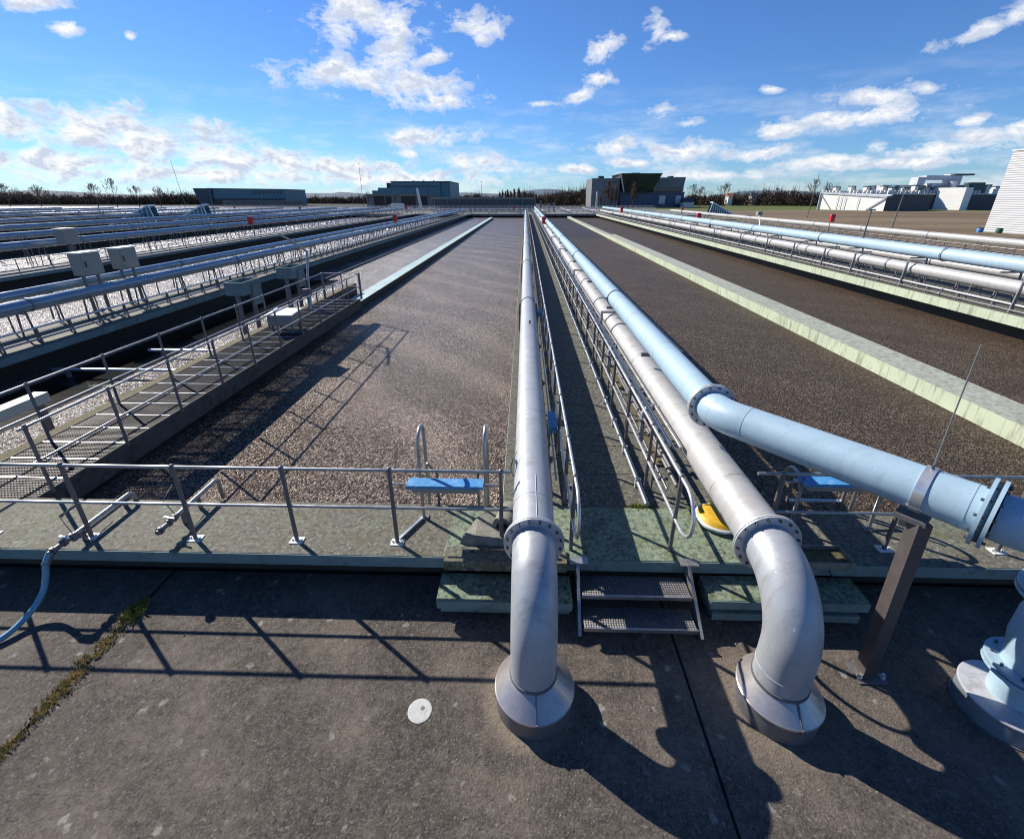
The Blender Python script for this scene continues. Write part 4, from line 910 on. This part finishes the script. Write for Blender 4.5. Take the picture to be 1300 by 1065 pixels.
mb=MB(); mb.box(-66.8,-64.6,236,239,8.1,10.3); part('chimney',mb,M['darkclad'],t)
for x in (-55,-50,-45): mb=MB(); mb.box(x,x+.6,240,241,10.85,11.4); part('roof_vent',mb,M['darkclad'],t)
# concrete head works in front
t=thing('head_works','low grey concrete head works with dark openings in front of the stepped block','building',(-48,180,-.4))
mb=MB(); mb.box(-60,-36.5,186,196,-.5,4.5); part('wall',mb,M['greywall'],t)
mb=MB(); mb.box(-61,-35.5,184.5,197,4.5,5.1); part('roof',mb,M['grey_conc'],t)
for xa,xb in ((-58,-54),(-53.5,-51.4),(-47.5,-42),(-40,-37.6)): mb=MB(); mb.box(xa,xb,185.85,185.98,.2,4.2); part('opening',mb,M['black'],t)
for x in (-60.5,-50.5,-41,-36.2): mb=MB(); mb.box(x,x+.6,184.7,185.3,-.4,4.5); part('column',mb,M['grey_conc'],t)
t=thing('concrete_pylon','pale leaning concrete pylon in front of the low grey head works','pylon',(-38,176,-.4))
mb=MB(); mb.hexa([(-38.4,176,-.4),(-37.4,176,-.4),(-37.4,177,-.4),(-38.4,177,-.4)],[(-39.4,176,7),(-38.7,176,7),(-38.7,177,7),(-39.4,177,7)]); part('shaft',mb,M['offwhite'],t)
mb=MB(); mb.box(-38.6,-37.2,175.8,177.2,-.4,.2); part('base',mb,M['grey_conc'],t)
t=thing('white_van','white van parked in front of the low grey head works','van',(-46,176,-.4))
mb=MB(); mb.box(-48.5,-44.3,175,177,-.1,1.9); part('cargo_body',mb,M['white'],t)
mb=MB(); mb.hexa([(-50.2,175,-.1),(-48.55,175,-.1),(-48.55,177,-.1),(-50.2,177,-.1)],[(-49.5,175.1,1.5),(-48.55,175.1,1.7),(-48.55,176.9,1.7),(-49.5,176.9,1.5)]); part('cab',mb,M['white'],t)
mb=MB(); mb.box(-49.5,-48.9,174.97,175.0,.7,1.3); part('window',mb,M['glass'],t)
for x in (-49.3,-45.3): mb=MB(); mb.tube([(x,174.95,-.1),(x,177.05,-.1)],.33,14); part('wheel',mb,M['black'],t)
# long flat canopy
t=thing('long_canopy','long low flat-roofed shelter across the far centre, before the poplars','building',(-13,156,-.4))
mb=MB(); mb.box(-30,3.2,154,164,3.3,3.95); part('roof',mb,M['grey_conc'],t)
mb=MB(); mb.box(-29.5,2.9,154.6,163,1.5,3.3); part('fascia',mb,M['tealdark'],t)
mb=MB(); mb.box(-29.5,2.9,155.6,163,-.4,1.5); part('wall',mb,M['greywall'],t)
for x in range(-29,4,4): mb=MB(); mb.box(x,x+.3,154.2,154.5,-.4,3.3); part('column',mb,M['grey_conc'],t)
for x,h in ((4.6,2.9),(7.4,2.0),(8.9,2.2)):
    mb=MB(); mb.box(x,x+.7,156,156.7,-.4,h); mb.box(x-.1,x+.8,155.9,156.8,h,h+.15); solo('concrete_pillar',mb,M['greywall'],{4.6:'tallest grey pillar at the right end of the long flat shelter',7.4:'middle grey pillar right of the long flat shelter',8.9:'rightmost grey pillar right of the long flat shelter'}[x],'pillar')
# dark glazed building right of centre
t=thing('office_building','dark glazed office building with slanting central block, beside bare trees','building',(55,240,-.6))
mb=MB(); mb.box(32.2,45.5,241,262,-.6,12.4); part('left_wing',mb,M['greywall'],t)
mb=MB(); mb.hexa([(62,241,6.4),(76.2,241,6.4),(76.2,262,6.4),(62,262,6.4)],[(62,241,12.6),(77.0,241,12.9),(77.0,262,12.9),(62,262,12.6)]); part('right_wing',mb,M['greywall'],t)
mb=MB(); mb.box(46.2,77.5,242,262,-.6,6.4); part('ground_storey',mb,M['bluefacade'],t)
mb=MB(); mb.hexa([(47.6,238,6.2),(60.5,238,6.2),(60.5,262,6.2),(47.6,262,6.2)],[(45.2,236,14.1),(64.2,236,14.1),(64.2,262,14.1),(45.2,262,14.1)]); part('glass_block',mb,M['glass'],t)
mb=MB(); mb.hexa([(44.95,235.9,14.1),(64.4,235.9,14.1),(64.4,262,14.1),(44.95,262,14.1)],[(44.95,235.9,14.35),(64.4,235.9,14.35),(64.4,262,14.35),(44.95,262,14.35)]); part('roof_edge',mb,M['tealdark'],t)
mb=MB(); mb.beam((47.3,237.9,6.2),(44.8,235.8,14.2),.5,.3); part('white_edge',mb,M['offwhite'],t)
mb=MB(); mb.box(46.2,77.6,241.3,241.95,5.7,6.1); part('blue_band',mb,M['bluefacade'],t)
mb=MB(); mb.box(62,76.4,240.6,240.97,6.6,8.4); part('window_band',mb,M['glass'],t)
for x0,x1,z0,z1,mt in ((47,53,1,4.6,'bluefacade'),(54.5,64,1.5,4.6,'bluefacade'),(65.5,68.5,1,4.6,'silverclad'),(69.5,72.5,1,4.4,'bluefacade'),(73.5,76,1,4.6,'silverclad')):
    mb=MB(); mb.box(x0,x1,241.6,241.9,z0,z1); part('bay',mb,M[mt],t)
for x,z in ((42.4,10.4),(43.6,8.6),(42.2,6.6),(35,3),(36.5,3),(38.2,6),(43,3.2)):
    if 1: mb=MB(); mb.box(x,x+.9,240.85,240.97,z,z+.8); part('window',mb,M['glass'],t)
for x,w in ((36,2.6),(52,4),(70.5,2)): mb=MB(); mb.box(x,x+w,246,250,12.4 if x!=52 else 14.35,13.6 if x!=52 else 15); part('roof_plant',mb,M['tealdark'],t)
mb=MB(); mb.box(34,34.8,236,236.6,-.6,6.4); solo('white_column',mb,M['white'],'slim white column in front of the left wing of the dark glazed building','column')
# white industrial building
t=thing('white_plant','white industrial building with rows of roof stacks, behind the brown field','building',(145,200,-.6))
mb=MB(); mb.hexa([(118.1,200,-.6),(128,177,-.6),(146,199,-.6),(146,206,-.6)],[(118.1,200,5.9),(128,177,4.3),(146,199,4.9),(146,206,5.9)]); part('white_wall',mb,M['whitewall'],t)
mb=MB(); mb.box(146.05,196,199.5,206,-.6,4.9); part('dark_wall',mb,M['darkclad'],t)
mb=MB(); mb.hexa([(117.9,199.8,5.3),(127.8,176.7,3.8),(128.1,177.3,3.8),(118.2,200.3,5.3)],[(117.9,199.8,6.0),(127.8,176.7,4.5),(128.1,177.3,4.5),(118.2,200.3,6.0)]); part('eaves_band',mb,M['silverclad'],t)
mb=MB(); mb.hexa([(128.3,177,-.6),(146,180,-.6),(147,199,-.6),(146.2,199,-.6)],[(128.3,177,4.2),(146,180,4.2),(147,199,4.2),(146.2,199,4.2)]); part('shaded_side_wall',mb,M['darkclad'],t)  # side turned from the sun, its shade put into the dark colour
mb=MB(); mb.box(146.05,196,199.3,206,4.92,5.35); part('parapet',mb,M['silverclad'],t)
q4=[(163.0,199.2),(166.6,191),(171.5,193.5),(171.5,199.2)]
mb=MB(); mb.hexa([(x,y,-.6) for x,y in q4],[(x,y,7.4) for x,y in q4]); part('silver_block',mb,M['whitewall'],t)
mb=MB(); mb.box(146,182,206.1,210,5.35,8.6); part('plant_room',mb,M['silverclad'],t)
mb=MB(); mb.box(157,160,203,207,8.6,11.4); mb.box(160,169,203,207,10.4,12.0); mb.box(163,167,203,207,7.6,9.2); mb.box(169,174,203,206,8.6,12.4); part('duct_tower',mb,M['silverclad'],t)
mb=MB(); mb.box(170.5,178,202.5,206.5,12.0,12.6); part('duct_hood',mb,M['darkclad'],t)
mb=MB()
W_=lambda u,z:(118.1+9.9*u-.2,200-23*u-.2,z)
for u0,u1 in ((.02,.22),(.98,.75)): mb.beam(W_(u0,4.9-u0*1.2),W_(u1,-.4),.3,.15)
for u in (.3,.36,.42,.62): mb.beam(W_(u,4.7-u*1.2),W_(u,-.4),.12,.1)
mb.beam(W_(.01,-.4),W_(.01,5.6),.4,.3)
part('braces',mb,M['silverclad'],t)
rnd=random.Random(3)
for i,x in enumerate((125,131,137,139,143.5,147,152,156,160.5,164,184,187.5)):
    h=rnd.uniform(2.0,3.0); mb=MB(); mb.box(x,x+1.4,202,204,5.3,5.3+h); s_=part('stack',mb,M['offwhite'],t)
    mb=MB(); mb.box(x-.1,x+1.7,201.8,204.2,5.3+h,5.3+h+.35); mb.box(x+1.42,x+1.8,202,204,5.3+h-1.2,5.3+h); part('cowl',mb,M['tealdark'],s_)
for i in range(46):
    x=119.5+i*1.35
    if x<182: mb=MB(); mb.tube([(x,200.6,5.0),(x,200.6,6.5)],.45,8); part('roof_vent',mb,M['offwhite'],t)
mb=MB(); mb.tube([(149.5,203.5,5.3),(149.5,203.5,8.3)],1.2,14); part('round_duct',mb,M['tealwall'],t)
mb=MB(); mb.tube([(169.5,201,7.6),(169.5,201,9.8)],1.3,14); part('round_duct',mb,M['silverclad'],t)
mb=MB(); mb.box(178,183,202,206,5.35,9.4); part('dark_duct',mb,M['tealdark'],t)
# ribbed tower
t=thing('ribbed_tower','tall white ribbed tapering tower at the right edge','tower',(66,68,-.6))
Bz,Tz=-.6,9.95
mb=MB(); mb.hexa([(67.2,71.8,Bz),(67.5,66.2,Bz),(82,66.2,Bz),(82,71.8,Bz)],[(67.0,71.6,Tz),(67.3,66.4,Tz),(80,66.4,Tz),(80,71.6,Tz)])
part('cladding',mb,M['ribbed'],t)
mb=MB(); mb.hexa([(66.9,71.7,Tz),(67.2,66.3,Tz),(80.2,66.3,Tz),(80.2,71.7,Tz)],[(66.9,71.7,Tz+.15),(67.2,66.3,Tz+.15),(80.2,66.3,Tz+.15),(80.2,71.7,Tz+.15)]); part('top_edge',mb,M['offwhite'],t)
for x,y,mt,lab in ((63.5,68.4,'blueplastic','blue barrel at the foot of the ribbed tower'),(64.7,66.9,'greenbin','dark green bin at the foot of the ribbed tower')):
    if mt=='greenbin': M[mt]=simple('greenbin',(.02,.12,.06),.5)
    t=thing('barrel' if mt!='greenbin' else 'bin',lab,'container',(x,y,-.6))
    mb=MB(); mb.lathe([(.34,0),(.38,.3),(.34,.6),(.001,.62)],(x,y,-.45),16); part('body',mb,M[mt],t)
    mb=MB(); mb.disc((x,y,.15),(0,0,1),.3,.37,.05,16); part('rim',mb,M['black'],t)

# ------------------------------------------------------------------ vegetation
def bare_tree(x,y,h,spread,label,group=None,mat='twig',z=-.6,depth=5,dens=3,cols=False,seed=0,r0=None):
    rn=random.Random(seed); t=thing('poplar' if cols else 'bare_tree',label,'tree',(x,y,z),group)
    tr=MB(); cr=MB(); r0=r0 or h*.022
    tr.tube([(x,y,z),(x+rn.uniform(-.1,.1)*h*.1,y,z+h*.35),(x,y,z+h*.72)],[r0,r0*.7,r0*.3],7)
    def br(p,d,l,r,k):
        q=p+d*l; mb=cr; mb.tube([p,p+d*l*.5+Vector((rn.uniform(-1,1),rn.uniform(-1,1),rn.uniform(-.3,1)))*l*.06,q],[max(r,.06),max(r*.75,.048),max(r*.5,.03)],3,False)
        if k<=0: return
        for _ in range(dens if cols else (2+(rn.random()<.5))):
            ang=spread; nd=(d+Vector((rn.gauss(0,ang),rn.gauss(0,ang),rn.uniform(-.1,.5)))).normalized()
            br(p+d*l*rn.uniform(.4,1),nd,l*rn.uniform(.5,.78),r*.55,k-1)
    n=40 if cols else 12
    for i in range(n):
        u=rn.uniform(.12 if cols else .15,.95); a=rn.random()*2*PI
        if cols: d=Vector((math.cos(a)*.22,math.sin(a)*.22,1)).normalized(); l=h*.16*(1.15-u*.6)
        else: d=Vector((math.cos(a),math.sin(a),rn.uniform(.9,2.4))).normalized(); l=h*.30*(1.25-u)
        br(Vector((x,y,z+h*.72*u+ (h*.1 if not cols else 0))),d,l,r0*.35,depth-2 if cols else depth-2)
    part('trunk',tr,M['wood'],t); part('crown',cr,M[mat],t)
PG='poplars in the far centre'
for i,(x,h) in enumerate(((-13.6,8.5),(-12.2,9.8),(-10.6,9.0),(-9.4,9.9),(-7.6,9.3),(-5.9,10.0),(-3.6,10.9),(-3.1,9.5),(-.6,8.6),(.5,8.0))):
    bare_tree(x,262,h*1.0,.16,'bare brown poplar in the row beyond the long flat shelter',PG,cols=True,seed=i,mat='twig_red',r0=.22)
for i,(x,y,h,lab) in enumerate(((38.2,228,14,'tallest bare tree before the left wing of the dark glazed building'),(42.5,231,11.5,'bare tree before the left edge of the slanting glass block'),(50,229,13.2,'slim bare tree before the middle of the slanting glass block'),(34.5,226,6,'small bushy tree at the left foot of the dark glazed building'),(40.4,232,10.5,'bare tree squeezed between two others before the left wing of the glazed building'))):
    bare_tree(x,y,h,.28,lab,None,cols=True,seed=40+i,mat='twig_red',r0=.26)
BT=[(-193,225,14,'tallest bare tree above the wood on the far left'),(-203,226,11.5,'spreading bare tree just left of the tallest one on the far left'),(-183,226,10.5,'bare tree just right of the tallest one on the far left'),(-174,228,10,'broad bare tree between the lamp post and the teal hall'),(-256,235,12,'bare tree at the left edge of the wood'),(-241,236,11.5,'second bare tree from the left edge of the wood')]
for i,(x,y,h,lab) in enumerate(BT): bare_tree(x,y,h,.5,lab,None,seed=60+i,r0=.2)
RT=[(105,262,13,'bare tree behind the thin leaning mast'),(134,232,13.5,'bare tree left behind the white industrial building'),(141,234,12.5,'bare tree right behind the white industrial building roof'),(92,260,10.5,'bare tree at the middle of the wood beside the field'),(101,300,13,'pale bare tree standing above the wood right of the glazed building'),(84,300,12,'bare tree nearest the right wing of the glazed building')]
for i,(x,y,h,lab) in enumerate(RT): bare_tree(x,y,h,.45,lab,None,seed=80+i,r0=.2)
def wood(x0,x1,y0,y1,h0,h1,n,label,seed):
    rn=random.Random(seed); mb=MB()
    for i in range(n):
        x=rn.uniform(x0,x1); y=y0+(y1-y0)*((x-x0)/(x1-x0))+rn.uniform(0,26); H=rn.uniform(h0*.75,h1)*(.85+.15*math.sin(x*.05)+.12*math.sin(x*.17+2))*(1.15 if rn.random()<.15 else .9); rw=rn.uniform(2,4.5)
        for k in range(60):
            a=rn.random()*2*PI; u=rn.random(); rr=rw*math.sqrt(max(0,1-(u*1.0)**2.2))*rn.random()**.4
            p=Vector((x+rr*math.cos(a),y+rr*math.sin(a),-.6+H*u)); s_=rn.uniform(.2,.6)
            d=Vector((rn.gauss(0,1),rn.gauss(0,1),rn.gauss(0,1))).normalized(); e=d.orthogonal().normalized(); f=d.cross(e)
            mb.add([p+e*s_,p+f*s_*.6,p-e*s_*.9,p-f*s_],[(0,1,2,3)])
        for k in range(7):
            a=rn.random()*2*PI; rr=rw*rn.random(); b0=Vector((x+rr*math.cos(a),y+rr*math.sin(a),-.6+H*.5)); b1=b0+Vector((rn.gauss(0,.7),rn.gauss(0,.7),H*rn.uniform(.45,.95))); mb.tube([b0,b1],[.1,.03],3,False)
    o=part('wood',mb,M['forest']); tag(o,label,'wood',None,'stuff')
wood(-430,-165,300,300,4.5,6.6,800,'dark far-off wood along the horizon on the left',1)
wood(-240,-55,360,340,4,6.5,520,'faint far-off wood between the teal hall and the stepped block',2)
wood(-60,60,380,330,5,8.5,340,'far-off wood behind the poplars in the centre',3)
wood(72,230,300,250,5,8,460,'brown far-off wood beside the field on the right',4)
wood(10,34,262,262,6,9,60,'bushy thicket left of the glazed building',5)
wood(150,420,330,300,6,8,400,'far-off wood behind the white industrial building',6)
wood(-900,-380,420,420,7,12,500,'wood on the horizon beyond the left edge',8)
# a few small far houses in the wood
for i,(x,y,w,mt,lab) in enumerate(((118,285,2.4,'red','small house with red roof in the wood on the right'),(133,288,2.5,'offwhite','small pale house in the wood on the right'),(78,235,5,'offwhite','small white farm house at the edge of the green field'))):
    t=thing('far_house',lab,'house',(x,y,-.6))
    mb=MB(); mb.box(x-w/2,x+w/2,y,y+5,-.6,4.4 if i<2 else 1.8); part('wall',mb,M['offwhite'],t)
    z=4.4 if i<2 else 1.8
    mb=MB(); mb.add([(x-w/2-.3,y-.3,z),(x+w/2+.3,y-.3,z),(x+w/2+.3,y+5.3,z),(x-w/2-.3,y+5.3,z),(x-w/2-.3,y+2.5,z+1.8),(x+w/2+.3,y+2.5,z+1.8)],[(0,1,5,4),(3,4,5,2),(0,4,3),(1,2,5)]); part('roof',mb,M['tile' if i==0 else 'darkclad'],t)
# distant hills
mb=MB(); pts=[]; N=120
for i in range(N+1):
    x=-1800+3600*i/N; pts.append((x,1500+80*math.sin(i),8+7*math.sin(i*.23)+5*math.sin(i*.61+1)))
vs=[];fs=[]
for i,(x,y,h) in enumerate(pts): vs+=[(x,y-200,-.8),(x,y,h+6),(x,y+400,-.8)]
for i in range(N): fs+=[(3*i,3*i+3,3*i+4,3*i+1),(3*i+1,3*i+4,3*i+5,3*i+2)]
mb.add(vs,fs,True); struct('hills',mb,simple('hills',(.07,.10,.14),1,0,.2,.01,world=True))

# ------------------------------------------------------------------ sky, sun
EL=34.7; AZ=-54.0
w=bpy.data.worlds.new('World'); sc.world=w; w.use_nodes=True; nt=w.node_tree; nt.nodes.clear()
out=nn(nt,'ShaderNodeOutputWorld'); bg=nn(nt,'ShaderNodeBackground'); nt.links.new(bg.outputs[0],out.inputs[0])
sky=nn(nt,'ShaderNodeTexSky',sky_type='NISHITA'); sky.sun_disc=False; sky.sun_elevation=R(EL); sky.sun_rotation=R(AZ); sky.air_density=1.0; sky.dust_density=.05; sky.ozone_density=3.0; sky.altitude=100
bg.inputs[1].default_value=.057
tc=nn(nt,'ShaderNodeTexCoord'); sp=nn(nt,'ShaderNodeSeparateXYZ'); nt.links.new(tc.outputs['Generated'],sp.inputs[0])
az=math_(nt,'ARCTAN2',sp.outputs[0],sp.outputs[1]); el=math_(nt,'ARCSINE',sp.outputs[2])
cb=nn(nt,'ShaderNodeCombineXYZ'); nt.links.new(az,cb.inputs[0]); nt.links.new(el,cb.inputs[1])
CL=[(-0.2759, 0.2804, 0.1156, 0.0429, 0.052), (-0.3397, 0.1975, 0.0958, 0.0306, 0.053), (-0.2105, 0.1838, 0.1155, 0.0379, -0.096), (-0.1611, 0.1656, 0.089, 0.0176, 0.015), (-0.2411, 0.2311, 0.0701, 0.0346, 0.041), (-0.0841, 0.2746, 0.0592, 0.0223, -0.126), (-0.1786, 0.2281, 0.0428, 0.0137, 0.304), (-0.1948, 0.1046, 0.1032, 0.0228, 0.058), (-0.2342, 0.0772, 0.03, 0.0096, 0.015), (-0.0898, 0.0648, 0.0938, 0.0198, -0.077), (-0.0588, 0.0508, 0.0629, 0.0114, 0.0), (-0.7882, 0.0915, 0.0773, 0.0269, 0.083), (-0.8014, 0.1109, 0.0278, 0.0213, -0.378), (-0.7165, 0.0944, 0.1282, 0.0379, 0.011), (-0.644, 0.0812, 0.143, 0.0383, -0.045), (-0.5689, 0.0735, 0.1088, 0.0421, 0.04), (-0.4788, 0.0585, 0.1758, 0.0317, -0.029), (-0.3602, 0.0508, 0.1917, 0.0276, -0.037), (-0.7555, 0.0485, 0.2036, 0.0222, 0.038), (-0.5905, 0.037, 0.3457, 0.0188, 0.017), (-0.2904, 0.0339, 0.3105, 0.0184, 0.004), (-0.7245, 0.2396, 0.0432, 0.0118, 0.186), (-0.7035, 0.2166, 0.0196, 0.0085, 0.165), (-0.6332, 0.2179, 0.0098, 0.006, 0.144), (0.1367, 0.2444, 0.0433, 0.0183, 0.542), (0.226, 0.2635, 0.0256, 0.0237, 0.392), (0.2576, 0.253, 0.0314, 0.0076, -0.075), (0.1361, 0.1987, 0.0367, 0.0109, 0.037), (0.0987, 0.1732, 0.0384, 0.0146, 0.358), (0.0266, 0.1618, 0.0358, 0.0063, -0.011), (0.2513, 0.1461, 0.0299, 0.014, 0.034), (0.2996, 0.1232, 0.0345, 0.0103, 0.037), (0.1814, 0.0906, 0.069, 0.0192, 0.057), (0.2851, 0.0777, 0.0833, 0.0231, 0.054), (0.2034, 0.0605, 0.0728, 0.0111, -0.016), (0.4281, 0.0709, 0.0866, 0.0132, 0.105), (0.428, 0.166, 0.0214, 0.0069, -0.081), (0.5622, 0.1424, 0.0614, 0.0182, -0.008), (0.5547, 0.1186, 0.12, 0.0165, 0.046), (0.4637, 0.1054, 0.0518, 0.0137, 0.029), (0.5318, 0.0551, 0.073, 0.0138, 0.058), (0.5931, 0.0743, 0.0273, 0.0119, 0.043), (0.6385, 0.1476, 0.0235, 0.0105, -0.115), (0.7025, 0.102, 0.0304, 0.0087, 0.124), (0.6779, 0.0685, 0.0878, 0.0135, 0.044), (0.7092, 0.0788, 0.0474, 0.0141, -0.01), (0.7509, 0.0872, 0.0198, 0.0132, -0.086), (0.683, 0.2091, 0.0456, 0.0125, 0.292), (0.6176, 0.0486, 0.0995, 0.0095, 0.021), (0.3489, 0.038, 0.1646, 0.0109, -0.018), (0.0824, 0.0506, 0.0921, 0.0114, -0.008), (0.7063, 0.2188, 0.0255, 0.0141, 0.234)]
val=None
for (a,e,ra,re,rot) in CL:
    mp=nn(nt,'ShaderNodeMapping',vector_type='TEXTURE'); mp.inputs['Location'].default_value=(a,e,0); mp.inputs['Rotation'].default_value=(0,0,rot); mp.inputs['Scale'].default_value=(ra,re,1)
    nt.links.new(cb.outputs[0],mp.inputs[0]); ln=nn(nt,'ShaderNodeVectorMath',operation='LENGTH'); nt.links.new(mp.outputs[0],ln.inputs[0])
    v_=math_(nt,'SUBTRACT',1.0,ln.outputs['Value'])
    val=v_ if val is None else math_(nt,'SMOOTH_MAX' if False else 'MAXIMUM',val,v_)
def cnoise(off,scale,det=12,rough=.62):
    mp=nn(nt,'ShaderNodeMapping'); mp.inputs['Location'].default_value=off; mp.inputs['Scale'].default_value=(1,1.7,1)
    nt.links.new(cb.outputs[0],mp.inputs[0]); n=nn(nt,'ShaderNodeTexNoise'); n.inputs['Scale'].default_value=scale; n.inputs['Detail'].default_value=det; n.inputs['Roughness'].default_value=rough; n.inputs['Distortion'].default_value=.25
    nt.links.new(mp.outputs[0],n.inputs['Vector']); return n.outputs['Fac']
n1=cnoise((0,0,0),19,12,.66); n1b=cnoise((.006,-.014,0),19,12,.66)
dens=math_(nt,'ADD',math_(nt,'MULTIPLY',val,.66),math_(nt,'MULTIPLY_ADD',n1,2.7,-1.36))
mask=ramp(nt,dens,[(.0,0.),(.20,.42),(.52,1.)])
# general low streaky cloud near the horizon
lo=ramp(nt,el,[(0.0,1.),(.10,.6),(.20,0.)])
mpn=nn(nt,'ShaderNodeMapping'); mpn.inputs['Scale'].default_value=(1,4.5,1); nt.links.new(cb.outputs[0],mpn.inputs[0])
n2=nn(nt,'ShaderNodeTexNoise'); n2.inputs['Scale'].default_value=7; n2.inputs['Detail'].default_value=10; n2.inputs['Roughness'].default_value=.6; nt.links.new(mpn.outputs[0],n2.inputs['Vector'])
lm=math_(nt,'MULTIPLY',lo,ramp(nt,n2.outputs['Fac'],[(.46,0.),(.70,.7)]))
leftb=ramp(nt,az,[(-.0,.35),(.2,.2)]) 
mask2=math_(nt,'MAXIMUM',mask,lm)
shade=math_(nt,'SUBTRACT',n1b,n1)
thick=ramp(nt,dens,[(.25,0.),(.75,1.)])
lit=ramp(nt,math_(nt,'ADD',math_(nt,'MULTIPLY_ADD',shade,3.0,.5),math_(nt,'MULTIPLY',thick,-.12)),[(.15,(6.6,7.4,9.0)),(.42,(9.0,9.4,10.1)),(.66,(11.0,11.0,11.0))])
tint=nn(nt,'ShaderNodeMix',data_type='RGBA',blend_type='MULTIPLY'); tint.inputs[0].default_value=1; nt.links.new(sky.outputs[0],tint.inputs[6]); tint.inputs[7].default_value=(.60,.93,1.42,1)
fin=mix(nt,mask2,tint.outputs[2],lit)
nt.links.new(fin,bg.inputs[0])
sd=bpy.data.lights.new('sun','SUN'); sd.energy=5.0; sd.angle=R(.53); sd.color=(1,.93,.83)
so=bpy.data.objects.new('sun',sd); col.objects.link(so)
tosun=Vector((math.sin(R(AZ))*math.cos(R(EL)),math.cos(R(AZ))*math.cos(R(EL)),math.sin(R(EL))))
so.rotation_euler=tosun.to_track_quat('Z','Y').to_euler(); so.location=tosun*50
# ------------------------------------------------------------------ camera
cd=bpy.data.cameras.new('camera'); cam=bpy.data.objects.new('camera',cd); col.objects.link(cam); sc.camera=cam
cam.location=(0,0,4.14); cam.rotation_euler=(R(90-22.44),0,R(1.565)); cd.sensor_width=36; cd.lens=575/1300*36; cd.shift_y=-45/1300; cd.clip_end=6000; cd.clip_start=.05
sc.view_settings.view_transform='Standard'; sc.view_settings.look='None'; sc.view_settings.exposure=.72; sc.view_settings.gamma=1
w.cycles.sampling_method='MANUAL'; w.cycles.sample_map_resolution=256; sc.cycles.max_bounces=5; sc.cycles.use_denoising=True; sc.cycles.filter_width=1.05
